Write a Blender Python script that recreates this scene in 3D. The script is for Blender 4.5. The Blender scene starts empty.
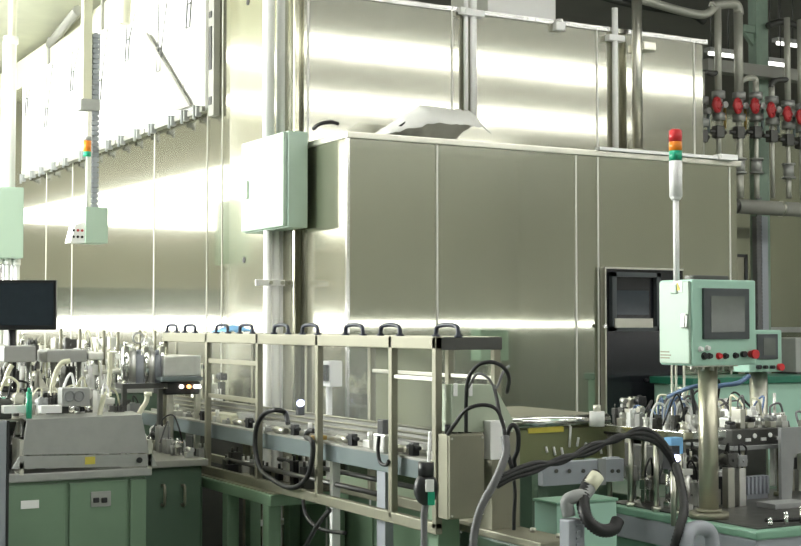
import bpy, bmesh, math, random
from mathutils import Vector, Matrix, Quaternion
C = bpy.context.scene.collection
PI = math.pi
V3 = Vector
# ------------------------------------------------------------------ camera
FPX, TH, EYE = 1370.0, math.radians(29.03), 1.6
PITCH = math.atan(52 / FPX)
F0 = V3((math.sin(TH), math.cos(TH), 0)); RT = V3((math.cos(TH), -math.sin(TH), 0)); ZZ = V3((0, 0, 1))
FW = F0 * math.cos(PITCH) + ZZ * math.sin(PITCH); UP = ZZ * math.cos(PITCH) - F0 * math.sin(PITCH)
CAM = V3((0, 0, EYE))
def ray(px, py): return FW + RT * ((px - 400.5) / FPX) - UP * ((py - 273) / FPX)
def at(px, py, d): return CAM + ray(px, py) * d
def onx(px, py, x): r = ray(px, py); return CAM + r * (x / r.x)
def ony(px, py, y): r = ray(px, py); return CAM + r * (y / r.y)
def onz(px, py, z): r = ray(px, py); return CAM + r * ((z - EYE) / r.z)
cam = bpy.data.objects.new('camera', bpy.data.cameras.new('camera')); C.objects.link(cam)
cam.location = CAM; cam.rotation_euler = (PI / 2 + PITCH, 0, -TH)
cam.data.sensor_width = 36; cam.data.lens = FPX / 801 * 36; cam.data.clip_end = 200
bpy.context.scene.camera = cam
# ------------------------------------------------------------------ materials
def mat(name, col, rough=.5, metal=0., emit=0., alpha=1., noise=0., nscale=20., stretch=(1, 1, 1), bump=0., bscale=3., trans=0., ecol=None, aniso=0., spec=None, amp=.12):
    m = bpy.data.materials.new(name); m.use_nodes = True
    nt = m.node_tree; b = nt.nodes['Principled BSDF']
    b.inputs['Base Color'].default_value = (*col, 1); b.inputs['Roughness'].default_value = rough
    b.inputs['Metallic'].default_value = metal; b.inputs['Alpha'].default_value = alpha
    if spec is not None: b.inputs['Specular IOR Level'].default_value = spec
    if trans: b.inputs['Transmission Weight'].default_value = trans
    if emit:
        b.inputs['Emission Color'].default_value = (*(ecol or col), 1); b.inputs['Emission Strength'].default_value = emit
    tc = nt.nodes.new('ShaderNodeTexCoord')
    if noise:
        mp = nt.nodes.new('ShaderNodeMapping'); mp.inputs['Scale'].default_value = stretch
        nz = nt.nodes.new('ShaderNodeTexNoise'); nz.inputs['Scale'].default_value = nscale; nz.inputs['Detail'].default_value = 4
        nt.links.new(tc.outputs['Object'], mp.inputs['Vector']); nt.links.new(mp.outputs[0], nz.inputs['Vector'])
        mr = nt.nodes.new('ShaderNodeMapRange'); mr.inputs['To Min'].default_value = max(.02, rough - noise); mr.inputs['To Max'].default_value = rough + noise
        nt.links.new(nz.outputs['Fac'], mr.inputs['Value']); nt.links.new(mr.outputs[0], b.inputs['Roughness'])
        mx = nt.nodes.new('ShaderNodeMix'); mx.data_type = 'RGBA'
        mx.inputs[6].default_value = (*[c * (1 - amp) for c in col], 1); mx.inputs[7].default_value = (*[min(1, c * (1 + amp)) for c in col], 1)
        nt.links.new(nz.outputs['Fac'], mx.inputs[0]); nt.links.new(mx.outputs[2], b.inputs['Base Color'])
    if bump:
        n2 = nt.nodes.new('ShaderNodeTexNoise'); n2.inputs['Scale'].default_value = bscale; n2.inputs['Detail'].default_value = 1
        bp = nt.nodes.new('ShaderNodeBump'); bp.inputs['Strength'].default_value = bump; bp.inputs['Distance'].default_value = .02
        nt.links.new(tc.outputs['Object'], n2.inputs['Vector']); nt.links.new(n2.outputs['Fac'], bp.inputs['Height']); nt.links.new(bp.outputs[0], b.inputs['Normal'])
    return m
M = {}
M['sheet'] = mat('brushed_sheet_steel', (.60, .60, .53), .085, 1, noise=.02, nscale=5, stretch=(1, 1, 14), bump=.03, bscale=.9, amp=.04)
M['sheet2'] = mat('brushed_sheet_steel_booth', (.61, .625, .52), .105, 1, noise=.02, nscale=5, stretch=(14, 14, 1), bump=.02, bscale=.8, amp=.03)
M['steel'] = mat('satin_steel', (.62, .61, .54), .36, 1, noise=.06, nscale=12, amp=.1)
M['rail'] = mat('warm_steel_rail', (.26, .252, .19), .5, .5, noise=.06, nscale=10)
M['alu'] = mat('cast_aluminium', (.72, .72, .69), .38, .9, noise=.08, nscale=25)
M['bright'] = mat('polished_steel', (.85, .85, .83), .16, 1, noise=.03)
M['dark'] = mat('dark_steel', (.10, .10, .095), .45, .7, noise=.08)
M['black'] = mat('black_plastic', (.015, .016, .018), .42, noise=.05)
M['gloss'] = mat('black_gloss_sheet', (.012, .013, .016), .16, noise=.03)
M['navy'] = mat('navy_handle_plastic', (.025, .03, .05), .4, noise=.05)
M['mint'] = mat('mint_enamel', (.38, .61, .50), .42, noise=.05, nscale=6, amp=.04)
M['pale'] = mat('pale_green_enamel', (.44, .57, .475), .42, noise=.05, nscale=6, amp=.04)
M['green'] = mat('machine_green_enamel', (.18, .275, .185), .42, noise=.07, nscale=5, amp=.12)
M['dgreen'] = mat('deep_green_enamel', (.09, .145, .10), .42, noise=.06, nscale=5, amp=.15)
M['teal'] = mat('teal_lacquer', (.02, .16, .10), .35, noise=.05)
M['slate'] = mat('slate_blue_enamel', (.15, .185, .19), .4, noise=.05, nscale=6)
M['lav'] = mat('pale_lavender_panel', (.33, .35, .39), .5, noise=.05, nscale=6, amp=.05)
M['white'] = mat('white_paint', (.90, .90, .89), .5, noise=.04, nscale=6, amp=.03)
M['ivory'] = mat('ivory_paint', (.72, .71, .55), .45, noise=.04, nscale=6, amp=.04)
M['grey'] = mat('grey_plastic', (.30, .31, .31), .5, noise=.05)
M['lgrey'] = mat('light_grey_plate', (.38, .385, .37), .45, .35, noise=.05)
M['screen'] = mat('screen_glass', (.13, .145, .13), .12, noise=.02)
M['screen2'] = mat('dark_screen_glass', (.03, .04, .05), .1, noise=.02)
M['bezel'] = mat('charcoal_bezel', (.06, .07, .075), .4, noise=.04)
M['red'] = mat('red_plastic', (.62, .03, .035), .35, noise=.04)
M['redwheel'] = mat('red_enamel', (.48, .035, .04), .4, noise=.05)
M['orange'] = mat('orange_lens', (.85, .25, .02), .3, noise=.04)
M['glens'] = mat('green_lens', (.02, .38, .22), .3, noise=.04)
M['yellow'] = mat('yellow_label', (.65, .55, .08), .5, noise=.04)
M['blue'] = mat('blue_air_hose', (.11, .18, .33), .4, noise=.04)
M['cloth'] = mat('light_blue_cloth', (.20, .45, .75), .8, noise=.04)
M['cable'] = mat('black_rubber_cable', (.012, .012, .013), .5, noise=.05)
M['gcable'] = mat('grey_cable', (.17, .17, .175), .5, noise=.05)
M['brass'] = mat('brass_fitting', (.6, .42, .15), .35, .9, noise=.05)
M['acryl'] = mat('clear_acrylic', (.9, .97, .92), .06, alpha=.025, noise=.02, spec=.3)
M['pacryl'] = mat('yellowed_acrylic', (.34, .36, .19), .2, alpha=.6, noise=.05, nscale=4)
M['oacryl'] = mat('olive_acrylic', (.27, .29, .18), .25, alpha=.7, noise=.04, nscale=4)
M['film'] = mat('cloudy_plastic_film', (.84, .84, .81), .4, alpha=.8, noise=.08, nscale=8)
M['floor'] = mat('green_floor_coating', (.20, .24, .20), .3, noise=.08, nscale=2)
M['ceil'] = mat('ceiling_board', (.20, .20, .175), .8, noise=.05, nscale=3)
M['wall'] = mat('painted_plaster', (.36, .36, .30), .7, noise=.05, nscale=2)
M['farwall'] = mat('cream_plaster', (.29, .283, .225), .75, noise=.05, nscale=2)
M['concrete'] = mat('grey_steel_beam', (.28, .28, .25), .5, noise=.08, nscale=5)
M['colgreen'] = mat('sage_column_paint', (.23, .32, .25), .5, noise=.06)
M['led'] = mat('lit_white_indicator', (1, .9, .8), emit=6)
M['ledo'] = mat('lit_orange_indicator', (1, .45, .15), emit=4)
M['ledb'] = mat('lit_blue_indicator', (.55, .6, 1), emit=14)
M['tube'] = mat('lit_fluorescent_tube', (1, 1, .94), emit=12)
M['day'] = mat('bright_frosted_window', (1, 1, .96), emit=6)
M['strip'] = mat('bright_ribbon_window', (1, 1, 1), emit=15)
M['side'] = mat('unseen_side_window_glow', (.98, 1, .97), emit=27)
# ------------------------------------------------------------------ mesh builder
class MB:
    def __init__(s): s.bm = bmesh.new()
    def box(s, c, size, rz=0., bev=0., rot=None):
        c = V3(c); tmp = bmesh.new(); bmesh.ops.create_cube(tmp, size=1)
        for v in tmp.verts: v.co = V3((v.co.x * size[0], v.co.y * size[1], v.co.z * size[2]))
        if bev: bmesh.ops.bevel(tmp, geom=tmp.edges[:], offset=min(bev, min(size) * .45), segments=2, affect='EDGES', profile=.6)
        m = Matrix.Translation(c) @ (rot.to_4x4() if rot else Matrix.Rotation(rz, 4, 'Z'))
        bmesh.ops.transform(tmp, matrix=m, verts=tmp.verts); s._add(tmp); return s
    def bb(s, a, b, bev=0.):
        return s.box([(a[i] + b[i]) / 2 for i in range(3)], [abs(a[i] - b[i]) for i in range(3)], bev=bev)
    def _add(s, tmp):
        me = bpy.data.meshes.new('t'); tmp.to_mesh(me); tmp.free(); s.bm.from_mesh(me); bpy.data.meshes.remove(me)
    def cyl(s, a, b, r, n=16, r2=None, bev=0):
        a, b = V3(a), V3(b); d = b - a; L = d.length
        if L < 1e-6: return s
        tmp = bmesh.new(); bmesh.ops.create_cone(tmp, cap_ends=True, segments=n, radius1=r, radius2=r if r2 is None else r2, depth=L)
        m = Matrix.Translation((a + b) / 2) @ d.to_track_quat('Z', 'Y').to_matrix().to_4x4()
        bmesh.ops.transform(tmp, matrix=m, verts=tmp.verts)
        for f in tmp.faces: f.smooth = len(f.verts) == 4
        s._add(tmp); return s
    def sph(s, c, r, sc=(1, 1, 1), n=12):
        tmp = bmesh.new(); bmesh.ops.create_uvsphere(tmp, u_segments=n, v_segments=n // 2 + 2, radius=r)
        for v in tmp.verts: v.co = V3((v.co.x * sc[0], v.co.y * sc[1], v.co.z * sc[2])) + V3(c)
        for f in tmp.faces: f.smooth = True
        s._add(tmp); return s
    def tube(s, pts, r, n=8, sub=6, smooth=True, ribs=0):
        P = [V3(p) for p in pts]
        if smooth and len(P) > 2:
            Q = []
            for i in range(len(P) - 1):
                p0 = P[i - 1] if i else P[i] * 2 - P[i + 1]; p1, p2 = P[i], P[i + 1]
                p3 = P[i + 2] if i + 2 < len(P) else P[i + 1] * 2 - P[i]
                for k in range(sub):
                    t = k / sub
                    Q.append(.5 * ((2 * p1) + (p2 - p0) * t + (2 * p0 - 5 * p1 + 4 * p2 - p3) * t * t + (3 * p1 - p0 - 3 * p2 + p3) * t ** 3))
            Q.append(P[-1]); P = Q
        bm = s.bm; prev = None; nrm = None
        for i, p in enumerate(P):
            t = (P[min(i + 1, len(P) - 1)] - P[max(i - 1, 0)]).normalized()
            if nrm is None: nrm = t.orthogonal().normalized()
            nrm = (nrm - t * nrm.dot(t)).normalized(); bn = t.cross(nrm)
            rr = r * (1 + (.22 if ribs and i % 2 else 0))
            ring = [bm.verts.new(p + (nrm * math.cos(2 * PI * k / n) + bn * math.sin(2 * PI * k / n)) * rr) for k in range(n)]
            if prev:
                for k in range(n):
                    f = bm.faces.new((prev[k], prev[(k + 1) % n], ring[(k + 1) % n], ring[k])); f.smooth = True
            else: bm.faces.new(ring[::-1])
            prev = ring
        bm.faces.new(prev); return s
    def prism(s, poly, h):
        # poly: list of 3D points, h: extrusion vector
        bm = s.bm; h = V3(h); a = [bm.verts.new(V3(p)) for p in poly]; b = [bm.verts.new(V3(p) + h) for p in poly]; n = len(poly)
        fs = [bm.faces.new(a), bm.faces.new(b[::-1])]
        for i in range(n): fs.append(bm.faces.new((a[i], b[i], b[(i + 1) % n], a[(i + 1) % n])))
        bmesh.ops.recalc_face_normals(bm, faces=fs); return s
    def torus(s, c, R, r, axis=(0, 0, 1), n=20, m=6):
        q = V3(axis).to_track_quat('Z', 'Y'); bm = s.bm; rings = []
        for i in range(n):
            a = 2 * PI * i / n; d = V3((math.cos(a), math.sin(a), 0))
            rings.append([bm.verts.new(V3(c) + q @ (d * (R + r * math.cos(2 * PI * j / m)) + V3((0, 0, r * math.sin(2 * PI * j / m))))) for j in range(m)])
        for i in range(n):
            for j in range(m):
                f = bm.faces.new((rings[i][j], rings[(i + 1) % n][j], rings[(i + 1) % n][(j + 1) % m], rings[i][(j + 1) % m])); f.smooth = True
        return s
    def build(s, name, m, parent=None, label=None):
        base = V3((0, 0, 0)); o_par = parent
        chain = parent
        while chain is not None: base += chain.location; chain = chain.parent
        if parent is None:
            vs = s.bm.verts[:]; lo = V3([min(v.co[i] for v in vs) for i in range(3)]); hi = V3([max(v.co[i] for v in vs) for i in range(3)])
            base = V3(((lo.x + hi.x) / 2, (lo.y + hi.y) / 2, lo.z))
        for v in s.bm.verts: v.co -= base
        me = bpy.data.meshes.new(name); s.bm.to_mesh(me); s.bm.free()
        me.materials.append(M[m] if isinstance(m, str) else m)
        o = bpy.data.objects.new(name, me); C.objects.link(o)
        if parent is None: o.location = base
        else: o.parent = parent
        if label: o['label'] = label
        return o
def thing(name, loc, label, cat, group=None):
    o = bpy.data.objects.new(name, None); C.objects.link(o); o.location = V3(loc); o.empty_display_size = .1
    o['label'] = label; o['category'] = cat
    if group: o['group'] = group
    return o
def tag(o, label, cat, group=None):
    o['label'] = label; o['category'] = cat
    if group: o['group'] = group
    return o
def struct(o): o['kind'] = 'structure'; return o
def part(root, name, m, kind, *a, label=None, **k):
    b = MB(); getattr(b, kind)(*a, **k); return b.build(name, m, root, label)
def cable(name, pts, r, m, label, group=None, cat='cable', n=8, sub=8, ribs=0):
    b = MB(); b.tube(pts, r, n, sub, ribs=ribs); return tag(b.build(name, m), label, cat, group)

M['medgreen'] = mat('mid_green_enamel', (.21, .39, .285), .4, noise=.05, nscale=6, amp=.05)
M['lamp'] = mat('lit_batten_tube', (1, 1, .95), emit=2.5)

M['seal'] = mat('pale_seam_sealant', (.72, .72, .66), .5, noise=.03)
M['pipe'] = mat('dull_grey_pipe', (.52, .52, .46), .42, .35, noise=.06, nscale=8)
M['ceil_lit'] = mat('ceiling_board_lit_tone', (.62, .62, .48), .8, noise=.04, nscale=3)  # paler copy of the ceiling board, upper-left light put into its colour
M['dimband'] = mat('added_dark_band', (.13, .15, .12), .6, noise=.05, nscale=2)  # for unseen wall bands added to dim the reflections in the steel
def hazy(name, col, r1, r2, fac, stretch, bump, bscale):
    # brushed sheet: a sharp reflection mixed with a wide haze
    m = mat(name, col, r1, 1, noise=.015, nscale=5, stretch=stretch, bump=bump, bscale=bscale, amp=.04); nt = m.node_tree
    b = nt.nodes['Principled BSDF']; c = nt.nodes.new('ShaderNodeBsdfPrincipled'); c.inputs['Metallic'].default_value = 1; c.inputs['Roughness'].default_value = r2
    c.inputs['Base Color'].default_value = (*col, 1); mx = nt.nodes.new('ShaderNodeMixShader'); mx.inputs[0].default_value = fac
    nt.links.new(b.outputs[0], mx.inputs[1]); nt.links.new(c.outputs[0], mx.inputs[2]); nt.links.new(mx.outputs[0], nt.nodes['Material Output'].inputs['Surface'])
    return m
M['sheet'] = hazy('brushed_steel_wall', (.60, .595, .51), .08, .24, .22, (1, 1, 14), .03, .9)
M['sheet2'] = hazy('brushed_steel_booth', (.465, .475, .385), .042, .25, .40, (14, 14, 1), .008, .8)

M['sheet3'] = hazy('brushed_steel_long_wall', (.50, .493, .415), .06, .20, .22, (1, 1, 14), .03, .9)
M['pgreen'] = mat('greyish_green_enamel', (.42, .48, .37), .45, noise=.05, nscale=6, amp=.05)
M['post'] = mat('tubular_steel_post', (.56, .54, .43), .34, .85, noise=.04, nscale=6)
M['rope'] = mat('dark_cord', (.10, .10, .10), .6, noise=.03)
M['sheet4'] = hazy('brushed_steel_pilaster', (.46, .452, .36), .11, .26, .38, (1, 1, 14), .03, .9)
# ------------------------------------------------------------------ the setting
XW, VB, VT = 3.607, 7.143, 7.743        # left steel wall plane, booth front, tall wall front
ZC = 4.85
X0, X1, Y0, Y1 = -6., 15., -8., 20.
def sbox(name, m, a, b): o = MB().bb(a, b).build(name, m); return struct(o)
sbox('floor', 'floor', (X0 - .2, Y0 - .2, -.1), (X1 + .2, Y1 + .2, 0))
sbox('ceiling', 'ceil', (X0 - .2, Y0 - .2, ZC), (X1 + .2, Y1 + .2, ZC + .1))
sbox('wall_near', 'wall', (X0 - .2, Y0 - .2, 0), (X1 + .2, Y0, ZC))
sbox('wall_right', 'wall', (X1, Y0, 0), (X1 + .2, Y1, ZC))
sbox('wall_far', 'farwall', (X0 - .2, Y1, 0), (X1 + .2, Y1 + .2, ZC))
sbox('wall_far_left', 'farwall', (X0 - .2, Y0, 0), (X0, Y1, ZC))
sbox('wall_added_band_near', 'dimband', (X0, Y0, 0), (X1, Y0 + .015, 1.575)); sbox('wall_added_band_right', 'dimband', (X1 - .015, Y0, 0), (X1, Y1, 1.575))  # unseen dark bands, added so the booth reflection drops off below the glow
sbox('wall_added_band_far', 'dimband', (X0, Y1 - .015, 1.74), (XW, Y1, 2.15)); sbox('ceiling_lit_left', 'ceil_lit', (X0, 7.6, ZC - .02), (XW + 1.2, Y1, ZC))  # dark band added to dim the long wall's reflection; left ceiling toned lit
# stainless clad inner walls
w = MB(); w.bb((XW, VB + .62, 0), (XW + .12, 15.4, 4.2))
struct(w.build('wall_left', 'sheet3'))
for i, px in enumerate((222, 207, 154, 72, 46)):
    p = onx(px, 260, XW); h = .003 + (i > 1) * .002; struct(MB().bb((XW - .005, p.y - h, 0), (XW + .01, p.y + h, 3.2 if i else 4.2)).build('trim_%d' % (10 + i), 'seal'))
w = MB(); w.bb((XW, VT, 0), (6.86, VT + .12, 3.70))
struct(w.build('wall_back', 'sheet'))
for i, px in enumerate((308, 452, 597, 694)):
    p = ony(px, 90, VT); struct(MB().bb((p.x - .006, VT - .005, 2.5), (p.x + .006, VT + .01, 3.69)).build('trim_%d' % (20 + i), 'seal'))
struct(MB().bb((XW, VT - .015, 3.685), (6.90, VT + .02, 3.715)).build('trim_1', 'bright'))
# corner pilaster
pl = MB(); pl.bb((XW - .05, 7.78, 0), (XW + .01, 8.86, 4.2), bev=.012)
struct(pl.build('trim_2', 'sheet4'))
for (px, py) in ((248, 2), (244, 260)):
    p = onx(px, py, XW - .05)
    tag(MB().cyl((p.x - .004, p.y, p.z), (p.x + .02, p.y, p.z), .022, 16).build('grommet', 'black'),
        'black round grommet high on the steel corner pilaster' if py < 100 else 'black round grommet on the steel pilaster below the big green box', 'grommet')
# far right wall, olive steel
sbox('wall_back_right', 'sheet2', (6.86, 9.6, 0), (X1, 9.75, 3.6))
# windows of the hall (behind and beside the camera, most of them seen in the steel)
g = MB(); zb = 3.08
g.prism([(2.6, Y1 - .02, zb), (2.6, Y1 - .02, zb + .14), (-.84, Y1 - .02, 4.1), (-3.15, Y1 - .02, 4.65), (-3.15, Y1 - .02, zb)], (0, .06, 0))
struct(g.build('window_1', 'day'))
struct(MB().bb((3.8, Y1 - .02, 1.9), (8., Y1 + .05, 4.5)).build('window_5', 'day'))
struct(MB().bb((X0, Y1 - .02, 1.54), (3.5, Y1 + .05, 1.70)).build('window_2', 'strip'))
struct(MB().bb((0, Y0 - .05, 1.585), (X1, Y0 + .02, 1.66)).build('window_3', 'strip'))
struct(MB().bb((X1 - .02, Y0, 1.585), (X1 + .05, 3., 1.645)).build('window_4', 'strip'))
struct(MB().bb((-3.25, 7.6, 2.1), (-3.18, 14.2, 4.65)).build('unseen_side_window', 'side'))  # unseen daylight source, set close in to brighten the left-facing faces
sbox('wall_added_left', 'farwall', (-3.4, 7.2, 0), (-3.2, Y1, ZC)); sbox('wall_added_return', 'farwall', (X0, 7.0, 0), (-3.2, 7.2, ZC))  # unseen wall jog added so the window lights the left side more
fr = MB()
for i in range(7): fr.bb((-3.2, 7.6 + i * 1.1 - .03, 2.1), (-3.14, 7.6 + i * 1.1 + .03, 4.65))
for z in (2.08, 3.3, 4.66): fr.bb((-3.2, 7.6, z - .03), (-3.14, 14.2, z + .03))
struct(fr.build('trim_3', 'white'))
# ceiling light rows
nrow = 0
for vy in (5.0, 1.5, -2.0, -5.5):
    for k in range(6):
        xc = 1.2 + k * 2.31
        r = thing('ceiling_light', (xc, vy, ZC - .1), 'long white ceiling batten light above the aisle, out of the picture', 'ceiling light', 'ceiling batten lights')
        MB().bb((xc - 1.15, vy - .2, ZC - .05), (xc + 1.15, vy + .2, ZC)).build('housing', 'white', r)
        b = MB()
        for s in (-.11, .11): b.bb((xc - 1.12, vy + s - .05, ZC - .1), (xc + 1.12, vy + s + .05, ZC - .05), bev=.02)
        b.build('tube', 'tube', r)
for vy in (15., 18.):
    for k in range(2):
        xc = -.9 + k * 2.31
        r = thing('ceiling_light', (xc, vy, ZC - .12), 'long white ceiling batten light beyond the left machine, out of the picture', 'ceiling light', 'far ceiling batten lights')
        MB().bb((xc - 1.15, vy - .2, ZC - .07), (xc + 1.15, vy + .2, ZC - .02)).build('housing', 'white', r)
        b = MB()
        for q in (-.11, .11): b.bb((xc - 1.12, vy + q - .05, ZC - .12), (xc + 1.12, vy + q + .05, ZC - .07), bev=.02)
        b.build('tube', 'tube', r)
# ------------------------------------------------------------------ white flap panels along the top of the left wall
PX = XW - .05
vv = [onx(px, 100, PX).y for px in (205, 183, 147, 118, 92, 62, 40, 22)]
names = ['white wall panel nearest the steel corner, hardware along its lower edge', 'white wall panel with a grey board for its diagonal shade, second from the steel corner',
         'white wall panel behind the rope loop, third from the steel corner', 'white wall panel just right of the ivory ceiling post',
         'white wall panel just left of the ivory ceiling post', 'white wall panel with a short stay rod near the far end', 'white wall panel farthest away on the left wall']
for i in range(7):
    a, b = vv[i], vv[i + 1]
    r = thing('wall_panel', (PX, (a + b) / 2, 3.16), names[i], 'panel', 'white panels above the steel wall')
    MB().bb((PX, a + .012, 3.17), (XW - .002, b - .012, 4.23), bev=.01).build('board', 'white', r)
    q = MB(); q.bb((PX - .02, a + .012, 3.15), (PX + .005, b - .012, 3.19))
    q.build('bottom_rail', 'concrete', r)
    for t in (.2, .75):
        y = a + (b - a) * t
        k = MB(); k.bb((PX - .045, y - .03, 3.12), (PX, y + .03, 3.20), bev=.006); k.cyl((PX - .05, y, 3.10), (PX - .05, y, 3.20), .012, 10)
        k.build('clamp', 'grey', r)
    t_ = MB(); ym = a + (b - a) * .5; zt = 3.98 - .22 * (i % 2)
    t_.tube([(PX - .01, ym - .1, 4.2), (PX - .04, ym - .04, zt)], .005, 6, smooth=False); t_.tube([(PX - .01, ym + .12, 4.2), (PX - .04, ym + .04, zt)], .005, 6, smooth=False)
    t_.tube([(PX - .04, ym - .04, zt), (PX - .04, ym + .04, zt), (PX - .05, ym + .04, zt - .18), (PX - .05, ym - .04, zt - .18), (PX - .04, ym - .04, zt)], .007, 6, smooth=False)
    t_.build('stay_rope', 'rope', r)
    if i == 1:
        f = MB(); f.prism([onx(px, py, PX - .03) for px, py in ((141, 37), (148, 33), (192, 106), (178, 111))], (-.02, 0, 0)); f.build('diagonal_shade_strip', 'concrete', r)  # grey board stands in for the diagonal shade across the panel
# hinge strip by the corner
p = onx(210.5, 70, XW - .05)
hs = thing('hinge_post', (XW, p.y, 3.0), 'slim upright hinge post with dark slots beside the white wall panels', 'hinge post')
MB().bb((XW - .05, p.y - .06, 3.1), (XW, p.y + .045, 4.2), bev=.004).build('channel', 'concrete', hs)
for a, b in ((12, 18), (27, 70), (97, 105)):
    z1 = onx(210, a, XW - .05).z; z0 = onx(210, b, XW - .05).z
    MB().bb((XW - .056, p.y - .028, z0), (XW - .048, p.y + .028, z1)).build('slot', 'black', hs)
# high duct and beams over the left wall
dk = thing('ceiling_duct', (3.0, 13., 4.45), 'grey box duct running under the ceiling behind the white wall panels', 'duct')
MB().bb((3.9, 9.5, 4.3), (4.5, 19., 4.75), bev=.02).build('casing', 'ceil_lit', dk)  # casing shares the lit ceiling tone
for y in (11., 13., 15., 17.): MB().bb((3.88, y - .03, 4.28), (4.52, y + .03, 4.77)).build('flange', 'concrete', dk)
dk.location = (4.2, 14.2, 4.3)
for ch in dk.children: ch.location = V3((3.0, 13., 4.45)) - V3((4.2, 14.2, 4.3))
tb = MB(); a = onz(50, 44, 4.7); b = onz(78, 10, 4.7)
tag(MB().tube([a, b], .05, 8, smooth=False).build('ceiling_rail', 'concrete'), 'grey rail slung under the ceiling at upper left', 'rail')
# ------------------------------------------------------------------ low booth in front of the tall wall
bt = thing('stainless_booth', (5.1, VB + .3, 0), 'low brushed stainless steel booth with vertical seams projecting in front of the tall steel wall', 'booth')
xs = [XW] + [ony(px, 250, VB).x for px in (437, 576, 598, 730)] + [6.63]
ZB = 2.735
for i in range(5):
    a, b = xs[i], xs[i + 1]
    MB().bb((a + .003, VB, 0), (b - .003, VB + .02, ZB - .03)).build('front_panel', 'sheet2', bt)
    if i: MB().bb((a - .006, VB - .005, 0), (a + .006, VB + .005, ZB - .035)).build('seam_strip', 'seal', bt)
MB().bb((XW, VB + .02, 0), (XW + .02, VT - .002, ZB - .03)).build('side_panel', 'sheet4', bt)
MB().bb((XW - .004, VB - .006, 0), (XW + .014, VB + .014, ZB - .03)).build('corner_trim', 'bright', bt)
MB().bb((6.61, VB + .02, 0), (6.63, VT - .002, ZB - .03)).build('side_panel', 'sheet', bt)
MB().bb((XW - .01, VB - .012, ZB - .04), (6.66, VT - .02, ZB), bev=.006).build('top_cap', 'steel', bt)
a = ony(600, 152, VB - .03); b = ony(733, 158, VB - .03)
MB().bb((a.x, VB - .03, ZB + .001), (b.x, VB + .02, ZB + .022)).build('lip', 'white', bt)
a = ony(718, 158, VB - .03)
MB().bb((a.x, VB - .06, ZB - .005), (b.x + .02, VB + .02, ZB + .035), bev=.005).build('lip_end', 'white', bt)
# black control door in the booth front
a = ony(601, 269, VB); b = ony(678, 269, VB)
cb = thing('control_cabinet', ((a.x + b.x) / 2, VB - .03, 0), 'glossy black control door with a recessed monitor, set in the booth front', 'control cabinet')
MB().bb((a.x, VB - .05, .35), (b.x, VB - .008, a.z), bev=.004).build('door', 'gloss', cb)
e = MB(); e.bb((a.x - .012, VB - .056, .35), (a.x, VB - .006, a.z + .012)); e.bb((a.x, VB - .056, a.z), (b.x, VB - .006, a.z + .012)); e.build('edge_trim', 'steel', cb)
p0 = ony(609, 272, VB - .05); p1 = ony(658, 331, VB - .05)
fr = MB(); t = .035
fr.bb((p0.x, VB - .085, p1.z), (p0.x + t, VB - .05, p0.z)); fr.bb((p1.x - t, VB - .085, p1.z), (p1.x, VB - .05, p0.z))
fr.bb((p0.x, VB - .085, p0.z - .03), (p1.x, VB - .05, p0.z)); fr.bb((p0.x, VB - .085, p1.z), (p1.x, VB - .05, p1.z + .03))
fr.build('monitor_frame', 'bezel', cb)
s0 = ony(612, 290, VB - .06); s1 = ony(649, 315, VB - .06)
MB().bb((s0.x, VB - .062, s1.z), (s1.x, VB - .05, s0.z), bev=.004).build('screen', 'screen2', cb)
k0 = ony(612, 318, VB - .06); k1 = ony(650, 328, VB - .06)
kk = MB(); kk.box(((k0.x + k1.x) / 2, VB - .085, (k0.z + k1.z) / 2), (k1.x - k0.x, .012, .06), rot=Matrix.Rotation(.0, 3, 'X')); kk.build('reflection_strip', 'steel', cb)  # steel strip added for the bright reflection band under the screen
for px, py in ((604, 326), (657, 326), (646, 380)):
    p = ony(px, py, VB - .05); MB().cyl((p.x, VB - .065, p.z), (p.x, VB - .05, p.z), .012, 12).build('latch', 'bright' if py < 350 else 'black', cb)
# film on the booth top
fl = MB(); rnd = random.Random(4); nx, ny = 26, 8
A, B_ = ony(388, 130, VB + .05), ony(487, 130, VB + .05)
vg = []
for j in range(ny):
    row = []
    for i in range(nx):
        u, w_ = i / (nx - 1), j / (ny - 1)
        prof = min(1, max(0, (u - .0) / .42)) * (1 if u < .93 else (1 - (u - .93) / .07 * .45))
        h = .015 + .21 * prof * math.sin(PI * min(1, max(0, w_ * .8 + .12))) + rnd.uniform(-.008, .008)
        row.append(fl.bm.verts.new((A.x + (B_.x - A.x) * u + rnd.uniform(-.01, .01), VB + .0 + w_ * .46, ZB + h)))
    vg.append(row)
for j in range(ny - 1):
    for i in range(nx - 1):
        f = fl.bm.faces.new((vg[j][i], vg[j][i + 1], vg[j + 1][i + 1], vg[j + 1][i])); f.smooth = True
o = tag(fl.build('plastic_sheet', 'film'), 'crumpled cloudy plastic sheet lying on top of the low steel booth', 'plastic sheet')
md = o.modifiers.new('s', 'SOLIDIFY'); md.thickness = .004
cable('cable', [ony(400, 127, VB + .1), ony(408, 122, VB + .12), ony(416, 121, VB + .12), ony(421, 124, VB + .1)], .012, 'cable', 'short black cable on the booth top at the left end of the plastic sheet')
cable('cable', [ony(313, 129, VB + .35), ony(320, 124, VB + .3), ony(331, 122, VB + .28), ony(338, 124, VB + .3)], .012, 'cable', 'short black cable on the booth corner beside the green wall box')
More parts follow.
